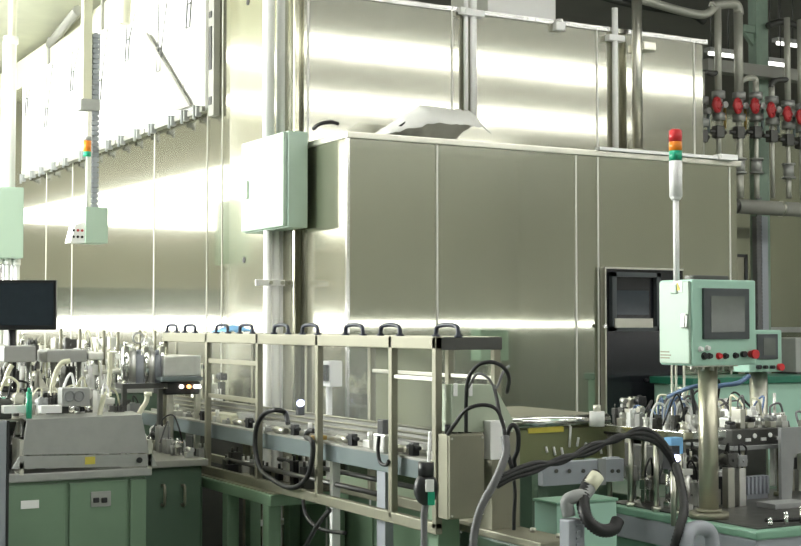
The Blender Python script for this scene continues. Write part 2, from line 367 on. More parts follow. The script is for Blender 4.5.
# ------------------------------------------------------------------ conduits, cabinet at the corner
CX = 3.50
ca = onx(241, 140, XW - .2); 
cab = thing('wall_box', (CX, 8.0, 2.2), 'large pale green electrical box with a bright door, mounted on the corner conduits', 'electrical box')
pc = ony(284, 130, 7.62); pb = ony(284, 227, 7.62); pr = ony(308, 130, 7.62); plx = onx(241, 140, pc.x)
bx0, bx1, by0, by1, bz0, bz1 = pc.x, pr.x, 7.62, plx.y, pb.z, pc.z
MB().bb((bx0 + .03, by0, bz0), (bx1, by1, bz1), bev=.006).build('body', 'pale', cab)
d = MB().bb((bx0, by0 + .012, bz0 + .008), (bx0 + .026, by1 - .012, bz1 - .008), bev=.005).build('door', 'pale', cab)
h = onx(248, 190, bx0); k = MB(); k.bb((bx0 - .02, h.y - .012, h.z - .06), (bx0, h.y + .012, h.z + .06), bev=.006); k.build('handle', 'steel', d)
MB().bb((bx1, by0 + .2, bz0 + .05), (XW - .06, by1 - .2, bz1 - .05)).build('mounting_bracket', 'steel', cab)
def conduit(px0, px1, y, z0, z1, label, grp, m='white', clips=()):
    p0 = ony(px0, 300, y); p1 = ony(px1, 300, y); r = (p1 - p0).length / 2 * .97; c = (p0 + p1) / 2
    o = thing('conduit', (c.x, c.y, z0), label, 'conduit', grp)
    MB().cyl((c.x, c.y, z0), (c.x, c.y, z1), r, 20).build('pipe', m, o)
    for z in clips: MB().cyl((c.x, c.y, z - .02), (c.x, c.y, z + .02), r * 1.15, 20).build('clip', m, o)
    return c
g1 = 'white conduits at the steel corner'
yc = (by0 + by1) / 2 + .0
conduit(262, 273.5, yc, bz1 - .002, ZC, 'left of the two thick white conduits rising above the green box', g1)
conduit(276, 288.5, yc, bz1 - .002, ZC, 'right of the two thick white conduits rising above the green box', g1)
conduit(263.5, 271.5, yc, 0, bz0 + .002, 'left white conduit of the three dropping below the green box', g1)
conduit(272, 279.7, yc, 0, bz0 + .002, 'middle white conduit of the three dropping below the green box', g1)
cc = conduit(280, 288, yc, 0, bz0 + .002, 'right white conduit of the three dropping below the green box', g1)
for py, l in ((283, 'white strut clamp across the three conduits at mid height'), (521, 'white strut clamp on the conduits near the floor')):
    p = ony(270, py, yc)
    r = thing('strut_clamp', (cc.x, yc - .03, p.z), l, 'clamp')
    MB().bb((cc.x - .22, yc - .06, p.z - .02), (XW - .052 if py < 400 else cc.x + .25, yc - .045, p.z + .02), bev=.004).build('strut', 'white', r)
    for dx in (-.12, -.04, .04, .1): MB().cyl((cc.x + dx, yc - .075, p.z), (cc.x + dx, yc - .06, p.z), .012, 8).build('bolt', 'steel', r)
# conduits on the tall wall
yt = VT - .03
def vpipe(px0, px1, py0, py1, y, m, label, grp, cat='pipe', name='wall_conduit', brk=(), n=14):
    a = ony((px0 + px1) / 2, py0, y); b = ony((px0 + px1) / 2, py1, y); r = (ony(px1, py0, y).x - ony(px0, py0, y).x) / 2 * .9
    o = thing(name, (a.x, y, b.z), label, cat, grp)
    MB().cyl((a.x, y, b.z), (a.x, y, a.z), r, n).build('pipe', m, o)
    for py in brk:
        z = ony(px0, py, y).z; q = MB(); q.bb((a.x - r * 3.2, y - r * 1.3, z - .022), (a.x + r * 3.2, y + r * 1.2, z + .022), bev=.004); q.build('bracket', m, o)
    return o
g2 = 'thin conduits on the tall steel wall'
vpipe(463.5, 468, -30, 118, yt, 'white', 'left of the thin white conduit pair on the tall wall above the plastic sheet', g2, brk=(11,))
vpipe(470, 476.5, -30, 118, yt - .01, 'white', 'right of the thin white conduit pair on the tall wall above the plastic sheet', g2, brk=(13,))
vpipe(612, 617.5, 8, 148, yt, 'white', 'single thin white conduit with a bracket on the tall wall, left of the steel pipe', g2, brk=(38,))
vpipe(632, 641, -30, 149, yt - .06, 'steel', 'thick bare steel pipe on the tall wall behind the signal tower', None, brk=())
p = ony(641, 47, yt); tag(MB().bb((p.x - .02, yt - .06, p.z - .03), (p.x + .09, VT, p.z + .03), bev=.005).build('pipe_bracket', 'steel'), 'small steel bracket beside the thick steel pipe on the tall wall', 'bracket')
p = ony(557, 26, VT); o = thing('wall_sensor', (p.x, VT - .05, p.z - .04), 'small white detector head high on the tall steel wall', 'detector')
MB().bb((p.x - .04, VT - .05, p.z - .04), (p.x + .04, VT, p.z + .02), bev=.008).build('body', 'white', o)
MB().cyl((p.x, VT - .03, p.z + .02), (p.x, VT - .03, p.z + .04), .025, 12).build('cap', 'white', o)
# white box added for the bright patch above the wall edge
a = ony(480, 2, VT + .4); b = ony(548, 14, VT + .4)
tag(MB().bb((a.x, VT + .3, 3.75), (b.x, VT + .8, ZC), bev=.01).build('white_box', 'white'), 'white box above the top edge of the tall steel wall', 'duct')
# ------------------------------------------------------------------ conveyor with guard frame
GX0, GX1 = 2.70, 2.97
ZL, ZT = .815, 1.555
vp = [onx(px, 400, GX0).y for px in (437, 393, 319, 259, 208, 165)]
GE = vp[0]; GF = vp[-1]
gd = thing('conveyor_guard', (2.83, (GE + GF) / 2, ZL), 'long steel-framed clear guard with black lid handles over the conveyor', 'machine guard')
for y in vp:
    for x in ((GX0, GX1) if y != vp[0] else (GX0, GX1)):
        MB().box((x, y, (ZL + ZT) / 2), (.03, .03, ZT - ZL), bev=.004).build('post', 'rail', gd)
for x in (GX0, GX1):
    MB().bb((x - .015, GE - .015, ZT - .05), (x + .015, GF, ZT), bev=.004).build('top_rail', 'rail', gd)
    MB().bb((x - .015, GE - .015, ZL - .02), (x + .015, GF, ZL + .025), bev=.004).build('bottom_rail', 'rail', gd)
for i, y in enumerate(vp):
    MB().bb((GX0, y - .012, ZT - .035), (GX1, y + .012, ZT - .004), bev=.003).build('cross_bar', 'rail' if i else 'dark', gd)
MB().bb((GX0 + .01, GE - .018, ZT - .052), (GX1 + .02, GE + .015, ZT - .002), bev=.003).build('end_bar', 'dark', gd)
for px, py in ((400, 377),):
    p = onx(px, py, GX0); MB().bb((GX0 - .006, vp[0], p.z - .008), (GX0 + .006, vp[1], p.z + .008), bev=.002).build('mid_rail', 'steel', gd)
    MB().bb((GX1 - .006, vp[0], p.z - .008), (GX1 + .006, vp[2], p.z + .008), bev=.002).build('mid_rail', 'steel', gd)
for py in (362, 398):
    p = onx(232, py, GX0); MB().bb((GX0 - .006, vp[3], p.z - .012), (GX0 + .006, vp[4], p.z + .012), bev=.002).build('mid_rail', 'rail', gd)
for i in range(5):
    a, b = vp[i] + .015, vp[i + 1] - .015
    MB().bb((GX0 + .004, a, 1.12), (GX0 + .008, b, ZT - .05)).build('side_pane', 'acryl', gd)
    MB().bb((GX1 - .004, a, 1.12), (GX1, b, ZT - .05)).build('side_pane', 'acryl', gd)
    MB().bb((GX0 + .01, a, ZT - .004), (GX1 - .01, b, ZT)).build('lid', 'acryl', gd)
for px in (172, 190, 222, 246, 281, 310, 354, 390, 447):
    c = onx(px, 330, GX0 + .05); hh = .085; y = c.y; x = c.x
    k = MB(); k.tube([(x, y - hh, ZT - .002), (x, y - hh * .95, ZT + .03), (x, y - hh * .7, ZT + .042), (x, y, ZT + .046), (x, y + hh * .7, ZT + .042), (x, y + hh * .95, ZT + .03), (x, y + hh, ZT - .002)], .009, 8, 4)
    for s in (-1, 1): k.cyl((x, y + s * hh, ZT - .004), (x, y + s * hh, ZT + .008), .017, 10)
    k.build('lid_handle', 'navy', gd)
# cloth on the lid
cl = MB(); rnd = random.Random(2); c0 = onx(228, 327, GX0 + .1)
g_ = [[cl.bm.verts.new((GX0 + .05 + i * .02, c0.y - .14 + j * .028, ZT + .006 + .03 * max(0, math.sin(PI * i / 8) * math.sin(PI * j / 10)) + rnd.uniform(0, .012))) for i in range(9)] for j in range(11)]
for j in range(10):
    for i in range(8): f = cl.bm.faces.new((g_[j][i], g_[j][i + 1], g_[j + 1][i + 1], g_[j + 1][i])); f.smooth = True
o = tag(cl.build('wiping_cloth', 'cloth'), 'light blue wiping cloth lying on the guard lid between two handles', 'cloth'); o.modifiers.new('s', 'SOLIDIFY').thickness = .004
# conveyor
CE, CF = 4.60, 8.3; BX0, BX1 = 2.735, 2.935
cv = thing('conveyor', (2.83, 6.4, 0), 'long narrow slate-sided conveyor running back under the clear guard', 'conveyor')
MB().bb((BX0, CE, .985), (BX0 + .02, CF, 1.058), bev=.003).build('side_beam', 'slate', cv)
MB().bb((BX1 - .02, CE, .985), (BX1, CF, 1.058), bev=.003).build('side_beam', 'slate', cv)
MB().bb((BX0 - .005, CE, 1.058), (BX0 + .05, CF, 1.068), bev=.002).build('top_flange', 'concrete', cv)
MB().bb((BX0 + .05, CE, 1.05), (BX1 - .05, CF, 1.062)).build('belt', 'grey', cv)
MB().bb((BX1 - .05, CE, 1.058), (BX1 + .01, CF, 1.10), bev=.002).build('rear_rail', 'concrete', cv)
MB().bb((BX1 - .03, CE, 1.10), (BX1 - .02, CF, 1.16)).build('rear_fence', 'concrete', cv)
for z in (1.115, 1.14, 1.165): MB().cyl((BX1 - .04, CE, z), (BX1 - .04, CF, z), .005, 8).build('guide_rod', 'rail', cv)
MB().bb((BX0 + .08, CE, 1.062), (BX0 + .09, CF, 1.078)).build('guide_strip', 'steel', cv)
MB().bb((BX0 + .12, CE, 1.062), (BX0 + .13, CF, 1.078)).build('guide_strip', 'steel', cv)
rnd = random.Random(11)
for i in range(22):
    y = CE + .1 + i * .15 + rnd.uniform(-.04, .04); x = BX0 + rnd.uniform(.0, .05); k = MB(); t = i % 4
    if t == 0: k.bb((x, y - .03, 1.068), (x + .045, y + .03, 1.10), bev=.003); k.cyl((x + .02, y, 1.10), (x + .02, y, 1.135), .011, 10); m = 'alu'; n = 'sensor_bracket'
    elif t == 1: k.bb((x, y - .02, 1.068), (x + .03, y + .02, 1.12), bev=.003); k.cyl((x + .015, y - .05, 1.10), (x + .015, y + .05, 1.10), .009, 8); m = 'black'; n = 'photo_sensor'
    elif t == 2: k.cyl((x + .02, y - .06, 1.085), (x + .02, y + .06, 1.085), .016, 12); k.cyl((x + .02, y + .06, 1.085), (x + .02, y + .1, 1.085), .006, 8); m = 'steel'; n = 'stopper_cylinder'
    else: k.bb((x, y - .025, 1.068), (x + .06, y + .025, 1.088), bev=.003); k.cyl((x + .03, y, 1.088), (x + .03, y, 1.098), .012, 6); m = 'brass' if i == 7 else 'lgrey'; n = 'clamp_block'
    k.build(n, m, cv)
c = onx(220, 405, BX0 + .06); MB().bb((c.x, c.y - .16, 1.062), (c.x + .09, c.y + .16, 1.115), bev=.008).build('cream_cover', 'ivory', cv)
c = onx(245, 398, BX0 + .1); MB().bb((c.x, c.y - .12, 1.062), (c.x + .07, c.y + .12, 1.13), bev=.006).build('lane_cover', 'lgrey', cv)
# legs
for px, w_, m, nm in ((383, .075, 'lav', 'leg_plate'), (333, .03, 'white', 'leg')):
    p = onx(px, 480, BX0 + .02); MB().bb((p.x - .01, p.y - w_ / 2, 0), (p.x + .03, p.y + w_ / 2, .985), bev=.003).build(nm, m, cv)
for y in (4.75, 7.9): MB().bb((BX0 + .05, y - .04, 0), (BX1 - .05, y + .04, .985), bev=.004).build('leg', 'green', cv)
# dark crosswise rods below
for a, b in (((BX0 + .03, 5.1, .88), (BX0 + .03, 6.9, .88)), ((BX1, 5.0, .9), (BX1, 6.6, .9))): MB().cyl(a, b, .012, 10).build('tie_rod', 'dark', cv)
# green support table under it
tb = thing('support_table', (2.8, 6.6, 0), 'green welded steel table carrying the middle of the conveyor', 'table')
ty = [onx(px, 500, 2.665).y for px in (270, 229, 193)]
MB().bb((2.64, ty[0] - .06, .735), (3.06, ty[2] + .06, .79), bev=.006).build('top_frame', 'green', tb)
MB().bb((2.66, ty[0] - .05, .788), (3.04, ty[2] + .05, .794)).build('base_plate', 'rail', tb)
for y in ty:
    for x in (2.675, 3.02): MB().bb((x - .033, y - .034, 0), (x + .033, y + .034, .736), bev=.006).build('leg', 'green', tb)
for y in (ty[0], ty[1]): MB().bb((2.68, y - .02, .12), (3.0, y + .02, .17)).build('cross_bar', 'green', tb)
k = MB(); k.bb((2.62, ty[1] + .1, .42), (2.645, ty[1] + .16, .50), bev=.004); k.cyl((2.6, ty[1] + .13, .46), (2.64, ty[1] + .13, .46), .018, 12)
# pneumatic bits standing on the table
rnd = random.Random(5)
for i in range(14):
    y = ty[0] + .05 + i * .085; x = 2.76 + rnd.uniform(0, .2); k = MB(); h = rnd.uniform(.05, .13)
    k.bb((x - .03, y - .025, .794), (x + .03, y + .025, .794 + h), bev=.004)
    for s in (-1, 1): k.cyl((x + s * .015, y, .794 + h), (x + s * .015, y, .82 + h), .008, 8)
    k.build('valve_block', ('dark', 'alu', 'black')[i % 3], tb)
# switch box on a thin post by the booth
p = at(330, 374, 6.9)
sb = thing('switch_box', (p.x, p.y, 0), 'small white switch box on a thin post behind the guard', 'switch box')
MB().bb((p.x - .02, p.y - .04, 1.29), (p.x + .05, p.y + .04, 1.42), bev=.005).build('box', 'white', sb)
MB().cyl((p.x, p.y + .01, 0), (p.x, p.y + .01, 1.295), .016, 12).build('post', 'white', sb)
MB().bb((p.x - .045, p.y - .03, 1.32), (p.x - .02, p.y + .03, 1.40), bev=.004).build('plug', 'black', sb)
# olive acrylic cover leaning behind the guard + post
a = at(371, 350, 6.6); b = at(437, 350, 6.35)
cvr = thing('acrylic_cover', ((a.x + b.x) / 2, (a.y + b.y) / 2, .9), 'upright olive-tinted acrylic cover standing behind the guard near its front end', 'acrylic cover')
q = MB(); d = (b - a); q.prism([(a.x, a.y, .92), (b.x, b.y, .92), (b.x, b.y, 1.50), (a.x, a.y, 1.50)], (0.005, .008, 0)); q.build('pane', 'oacryl', cvr)
q = MB(); q.cyl((a.x, a.y, 0), (a.x, a.y, 1.51), .009, 10); q.cyl((b.x, b.y, 0), (b.x, b.y, 1.51), .009, 10); q.build('edge_rod', 'white', cvr)
# dark cabinet with fittings behind the far half of the conveyor
o = thing('base_cabinet', (3.24, 8.9, 0), 'dark grey cabinet between the far half of the conveyor and the left steel wall', 'machine base')
MB().bb((3.08, 8.2, 0), (3.40, 9.6, .98), bev=.01).build('body', 'dark', o)
MB().bb((3.07, 8.19, .98), (3.41, 9.61, 1.0), bev=.004).build('top_plate', 'lgrey', o)
for k in range(3): MB().bb((3.065, 8.23 + k * .46, .1), (3.082, 8.65 + k * .46, .9), bev=.006).build('door', 'dark', o)
DARKCAB = o
for k in range(2): MB().bb((3.12, 8.2, 1.2 + k * .12), (3.16, 9.6, 1.23 + k * .12), bev=.004).build('cross_rail', ('rail', 'dark')[k], o)
for y in (8.2, 8.9, 9.56): MB().bb((3.12, y, 1.0), (3.16, y + .04, 1.36), bev=.004).build('rail_post', 'rail', o)
# indicator lamps
p = at(301, 403, 6.7); o = thing('indicator_lamp', (p.x, p.y, p.z - .03), 'tiny lit blue-white lamp on the far side of the conveyor', 'indicator lamp')
MB().cyl((p.x, p.y, p.z), (p.x - .014, p.y - .02, p.z), .016, 12).build('lens', 'ledb', o); MB().bb((p.x - .015, p.y, p.z - .06), (p.x + .02, p.y + .03, p.z + .02), bev=.003).build('body', 'black', o)
# dark green machine bodies under and behind the conveyor
o = thing('base_cabinet', (3.32, 5.9, 0), 'dark green machine base cabinet behind the conveyor legs', 'machine base')
MB().bb((3.08, 5.3, 0), (3.5, 6.75, .78), bev=.01).build('body', 'green', o)
for y in (5.3, 5.78, 6.27): MB().bb((3.07, y + .03, .08), (3.085, y + .45, .70), bev=.006).build('door', 'green', o)
for y in (5.7, 6.2): MB().bb((3.055, y, .4), (3.07, y + .02, .5), bev=.004).build('handle', 'steel', o)
o = thing('base_cabinet', (2.9, 4.8, 0), 'green machine base below the near end of the guard', 'machine base')
MB().bb((2.74, 4.1, 0), (2.90, 4.5, .70), bev=.01).build('body', 'green', o)
MB().bb((2.72, 4.12, .04), (2.742, 4.42, .68), bev=.006).build('panel', 'medgreen', o)
MB().bb((2.72, 4.46, .04), (2.742, 4.5, .68), bev=.006).build('panel', 'green', o)
o = thing('machine_bed', (3.0, 4.6, 0), 'low olive-topped machine bed around the foot of the olive column', 'machine bed')
MB().bb((2.915, 4.2, 0), (3.07, 4.95, .77), bev=.01).build('body', 'dgreen', o)
MB().bb((2.91, 4.18, .77), (3.08, 4.97, .80), bev=.005).build('top_plate', 'rail', o)
for i in range(4): MB().cyl((3.04, 4.25 + i * .17, .80), (3.04, 4.25 + i * .17, .815), .012, 8).build('bolt', 'steel', o)
# junction box hanging on the guard end
a = at(449, 435, 5.2); 
jx, jy = a.x, a.y; jz1 = a.z; jz0 = at(449, 520, 5.2).z; jw = ony(485, 440, jy).x - jx
jb = thing('junction_box', (jx + jw / 2, jy + .05, jz0), 'plain olive-steel junction box at the near end of the conveyor guard', 'junction box')
MB().bb((jx, jy + .012, jz0), (jx + jw, jy + .11, jz1), bev=.003).build('body', 'rail', jb)
MB().bb((jx + .003, jy, jz0 + .004), (jx + jw - .003, jy + .012, jz1 - .004), bev=.003).build('cover', 'rail', jb)
for dx in (.012, jw - .012):
    for z in (jz0 + .015, jz1 - .015): MB().cyl((jx + dx, jy - .003, z), (jx + dx, jy, z), .005, 8).build('screw', 'steel', jb)
k = MB()
for dx in (.03, .06, .09, .125): k.cyl((jx + dx, jy + .06, jz1), (jx + dx, jy + .06, jz1 + .035), .012, 8)
k.build('cable_gland', 'black', jb)
# column with pale green housing
hp = at(494, 450, 5.35)
hs = thing('cable_column', (hp.x, hp.y, 0), 'olive machine column with a pale green slant-sided housing on top', 'machine column')
ya = hp.y
p0 = ony(452, 385, ya); p1 = ony(494, 385, ya); p2 = ony(513, 420, ya); p3 = ony(513, 432, ya); p4 = ony(452, 432, ya)
q = MB(); q.prism([p0, p1, p2, p3, p4], (0, .13, 0)); q.build('housing', 'pgreen', hs)
k = MB(); 
for px in (455, 470): 
    p = ony(px, 391, ya); k.bb((p.x - .008, ya - .008, p.z - .02), (p.x + .008, ya, p.z + .03), bev=.003)
k.build('clip', 'white', hs)
p = ony(481, 465, ya + .1); p_ = ony(509, 465, ya + .1); zc_ = ony(490, 431, ya).z
MB().bb((p.x, ya + .02, 0), (p_.x, ya + .12, zc_), bev=.004).build('column', 'rail', hs)
p = ony(489, 421, ya - .04); p_ = ony(504, 459, ya - .04)
MB().bb((p.x, ya - .05, p_.z), (p_.x, ya, p.z), bev=.004).build('bracket', 'white', hs)
# cables around
D5 = 5.05
cable('cable', [at(466, 432, 5.15), at(467, 385, 5.1), at(476, 367, 5.08), at(490, 362, 5.06), at(503, 367, 5.06), at(509, 378, 5.1), at(507, 392, 5.2)], .0075, 'cable', 'black cable arched highest over the pale green housing')
cable('cable', [at(468, 388, 5.13), at(477, 374, 5.12), at(488, 378, 5.1), at(496, 388, 5.12), at(503, 372, 5.14), at(509, 366, 5.2)], .005, 'gcable', 'thin grey cable looping over the pale green housing')
cable('cable', [at(448, 434, 5.18), at(455, 424, 5.1), at(466, 410, 5.06), at(482, 405, 5.04), at(496, 409, 5.03), at(503, 424, 5.02), at(505, 440, 5.0)], .0075, 'cable', 'black cable arched low in front of the pale green housing')
cable('cable', [at(494, 386, 5.2), at(497, 400, 5.12), at(500, 415, 5.08), at(504, 428, 5.06)], .0075, 'cable', 'black cable dropping down the front of the pale green housing')
cable('cable', [at(505, 436, 5.0), at(506, 452, 4.98), at(500, 470, 4.96), at(492, 487, 4.95), at(482, 505, 4.95), at(476, 525, 4.95), at(473, 550, 4.95), at(470, 640, 4.95)], .014, 'gcable', 'grey ribbed conduit hanging past the junction box to the floor', ribs=1, sub=14)
cable('cable', [at(512, 468, 5.05), at(507, 450, 5.05), at(508, 432, 5.05), at(513, 425, 5.05), at(518, 432, 5.05), at(518, 448, 5.06), at(514, 460, 5.08), at(516, 470, 5.1)], .009, 'cable', 'black cable standing up in an oval loop right of the pale green housing')
for k, (dy, r) in enumerate(((0, .012), (4.5, .010), (-4, .010))):
    cable('cable', [at(497, 482 + dy, 5.0), at(513, 474 + dy * .8, 5.03), at(535, 467 + dy, 5.1), at(562, 460 - dy * .6, 5.2), at(590, 449 + dy, 5.3), at(615, 439 - dy * .5, 5.4), at(638, 433 + dy, 5.45), at(655, 438 + dy, 5.5), at(668, 452 + dy, 5.5), at(676, 470 + dy, 5.5)], r, 'cable',
          ('thick black cable in the middle of the bundle rising to the right machine', 'lowest black cable of the bundle rising to the right machine', 'topmost black cable of the bundle rising to the right machine')[k], 'black cable bundle')
cable('cable', [at(514, 480, 5.08), at(515, 495, 5.08), at(514, 515, 5.08), at(514, 530, 5.08)], .007, 'cable', 'thin black cable hanging straight down beside the olive column')
p = at(505, 462, 5.0)
# emergency pull / hose reel with white-green label
p = at(426, 489, 5.1); er = thing('air_regulator', (p.x, p.y, p.z - .07), 'round black air regulator with a white and green label hanging by the junction box', 'regulator')
k = MB(); k.sph(p, .062, (.8, .6, 1), 16); k.cyl(p + V3((0, 0, .05)), p + V3((0, 0, .1)), .03, 12); k.build('body', 'black', er)
q = MB(); q.box(p + V3((-.012, -.048, .018)), (.032, .008, .045), rz=-.4, bev=.003); q.build('label_plate', 'white', er)
q = MB(); q.box(p + V3((-.004, -.046, -.030)), (.026, .008, .05), rz=-.4, bev=.003); q.build('green_tag', 'glens', er)
cable('cable', [p + V3((0, 0, -.05)), at(424, 515, 5.1), at(424, 535, 5.1), at(423, 640, 5.1)], .013, 'gcable', 'grey hose dropping from the round black regulator')
cable('cable', [p + V3((0, 0, .09)), at(428, 470, 5.1), at(429, 450, 5.12), at(430, 432, 5.15)], .006, 'white', 'thin white air line rising from the round black regulator')
# loop of cable on the conveyor side
x_ = GX0 - .04
pts = [(288, 424), (285, 413), (275, 410), (264, 414), (257, 426), (255, 442), (257, 458), (261, 470), (270, 478), (284, 486), (296, 487), (306, 479), (311, 466), (313, 448), (311, 440), (306, 437), (309, 431), (314, 431)]
cable('cable', [onx(px, py, x_ + (.05 if i < 2 or i > 14 else 0)) for i, (px, py) in enumerate(pts)], .012, 'cable', 'black cable hanging in a big loop on the side of the conveyor', sub=6)
cable('cable', [onx(px, py, x_) for px, py in ((303, 500), (306, 515), (315, 526), (328, 531), (345, 533))], .009, 'cable', 'thin black cable sagging below the bottom rail of the guard')
cable('cable', [onx(px, py, x_ - .05) for px, py in ((330, 510), (320, 522), (312, 535), (305, 552), (300, 600))] + [V3((2.6, 5.75, .012)), V3((2.45, 5.8, .012))], .010, 'cable', 'thin black cable slanting down to the floor below the guard')
cable('cable', [onx(px, py, GX0 - .02) for px, py in ((379, 436), (378, 450), (380, 462), (386, 465), (389, 461))], .008, 'cable', 'short black cable hooked below the conveyor flange at the front post')
p = onx(383, 434, GX0 + .02)
pv = thing('solenoid_valve', (p.x, p.y, p.z - .07), 'small solenoid valve with a black coil on the conveyor flange by a guard post', 'valve')
MB().bb((p.x - .02, p.y - .05, p.z - .075), (p.x + .03, p.y + .05, p.z), bev=.005).build('body', 'alu', pv)
MB().bb((p.x - .012, p.y - .02, p.z), (p.x + .022, p.y + .03, p.z + .06), bev=.005).build('coil', 'black', pv)
# ------------------------------------------------------------------ generic machine fittings used as parts of the machines
def f_block(k, c, s, r):
    k.box(c, s, bev=min(s) * .08)
    for dx in (-.3, .3): k.cyl((c[0] + dx * s[0], c[1], c[2] + s[2] / 2), (c[0] + dx * s[0], c[1], c[2] + s[2] / 2 + .008), min(s[0], s[1]) * .12 + .003, 6)
def f_cyl(k, c, s, r):
    h = s[2]; R = min(s[0], s[1]) * .42; z = c[2] - h / 2
    k.box((c[0], c[1], z + h * .06), (R * 2.1, R * 2.1, h * .12), bev=.002); k.cyl((c[0], c[1], z + h * .1), (c[0], c[1], z + h * .66), R, 16)
    k.box((c[0], c[1], z + h * .68), (R * 2.1, R * 2.1, h * .1), bev=.002); k.cyl((c[0], c[1], z + h * .7), (c[0], c[1], z + h), R * .33, 10)
def f_hcyl(k, c, s, r):
    ax = 0 if s[0] > s[1] else 1; L = s[ax]; R = min(s[1 - ax], s[2]) * .45; d = V3((L / 2, 0, 0)) if ax == 0 else V3((0, L / 2, 0)); c = V3(c)
    k.cyl(c - d, c + d * .4, R, 16); k.cyl(c + d * .4, c + d, R * .35, 10); k.cyl(c - d * 1.02, c - d * .85, R * 1.12, 16); k.cyl(c + d * .3, c + d * .45, R * 1.12, 16)
    k.box((c[0], c[1], c[2] - s[2] * .4), (R * 1.4, R * 1.4, s[2] * .3))
def f_angle(k, c, s, r):
    t = .12
    k.box((c[0], c[1], c[2] - s[2] / 2 + s[2] * t / 2), (s[0], s[1], s[2] * t)); k.box((c[0] - s[0] / 2 + s[0] * t / 2, c[1], c[2]), (s[0] * t, s[1], s[2]))
    k.prism([(c[0] - s[0] * .4, c[1] - .004, c[2] - s[2] * .4), (c[0] + s[0] * .4, c[1] - .004, c[2] - s[2] * .4), (c[0] - s[0] * .4, c[1] - .004, c[2] + s[2] * .4)], (0, .008, 0))
def f_motor(k, c, s, r):
    R = min(s[0], s[2]) * .46
    k.cyl((c[0], c[1] - s[1] / 2, c[2]), (c[0], c[1] + s[1] / 2, c[2]), R, 18); k.box((c[0], c[1] - s[1] * .38, c[2]), (R * 2.1, s[1] * .12, R * 2.1), bev=.003)
    k.cyl((c[0], c[1] - s[1] * .62, c[2]), (c[0], c[1] - s[1] / 2, c[2]), R * .25, 10); k.box((c[0], c[1] + s[1] * .1, c[2] + R), (R * .9, s[1] * .3, R * .5), bev=.003)
    k.box((c[0], c[1], c[2] - R * .95), (R * 1.6, s[1] * .6, R * .25))
def f_manifold(k, c, s, r):
    k.box((c[0], c[1], c[2] - s[2] * .3), (s[0], s[1], s[2] * .4), bev=.002); n = max(3, int(s[0] / .022))
    for i in range(n):
        x = c[0] - s[0] / 2 + s[0] * (i + .5) / n
        k.box((x, c[1], c[2] + s[2] * .1), (s[0] / n * .8, s[1] * .8, s[2] * .45), bev=.002); k.cyl((x, c[1] - s[1] * .2, c[2] + s[2] * .3), (x, c[1] - s[1] * .2, c[2] + s[2] * .55), .005, 8)
def f_grip(k, c, s, r):
    k.box((c[0], c[1], c[2] + s[2] * .25), (s[0] * .8, s[1] * .7, s[2] * .4), bev=.003)
    for q in (-1, 1): k.box((c[0] + q * s[0] * .25, c[1], c[2] - s[2] * .15), (s[0] * .16, s[1] * .5, s[2] * .6), bev=.002)
    k.cyl((c[0], c[1], c[2] + s[2] * .4), (c[0], c[1], c[2] + s[2] * .7), s[0] * .12, 10)
KINDS = [('mounting_block', f_block, ('alu', 'lgrey', 'dark', 'steel')), ('air_cylinder', f_cyl, ('bright', 'alu', 'steel')), ('slide_cylinder', f_hcyl, ('bright', 'alu', 'steel')),
         ('bracket', f_angle, ('steel', 'alu', 'lgrey')), ('motor', f_motor, ('black', 'grey', 'dark')), ('valve_manifold', f_manifold, ('alu', 'white', 'dark')), ('gripper', f_grip, ('dark', 'alu', 'bright'))]
def fitting(root, i, c, s, m=None, r=None):
    n, f, ms = KINDS[i]; k = MB(); f(k, V3(c), s, r); return k.build(n, m or r.choice(ms), root)
def cluster(root, lo, hi, nx, ny, z, hmin, hmax, seed, skip=.1, kinds=None, tubes=.5, tmat=('white', 'cable', 'ivory', 'blue')):
    """rows of fittings standing on a plate at height z"""
    r = random.Random(seed); dx, dy = (hi[0] - lo[0]) / nx, (hi[1] - lo[1]) / ny
    for j in range(ny):
        for i in range(nx):
            if r.random() < skip: continue
            x = lo[0] + (i + .5 + r.uniform(-.15, .15)) * dx; y = lo[1] + (j + .5 + r.uniform(-.15, .15)) * dy; h = r.uniform(hmin, hmax)
            kd = r.choice(kinds or range(7)); s = [dx * r.uniform(.45, .8), dy * r.uniform(.45, .8), h]
            if kd in (2, 4): # lying fittings sit on a pedestal
                hh = min(.07, h * .5); MB().bb((x - .02, y - .02, z), (x + .02, y + .02, z + h - hh), bev=.003).build('pedestal', r.choice(('alu', 'dark', 'steel')), root)
                fitting(root, kd, (x, y, z + h - hh / 2), (s[0], s[1], hh), None, r)
            else: fitting(root, kd, (x, y, z + h / 2), s, None, r)
            if r.random() < tubes:
                e = V3((x + r.uniform(-.12, .12), y + r.uniform(-.1, .1), z + h * r.uniform(.2, .8))); a = V3((x, y, z + h)); mid = (a + e) / 2 + V3((r.uniform(-.04, .04), r.uniform(-.04, .04), r.uniform(.05, .13)))
                k = MB(); k.tube([a - V3((0, 0, .01)), a + V3((0, 0, .04)), mid, e], r.uniform(.004, .007), 6, 6); k.build('air_hose', r.choice(tmat), root)
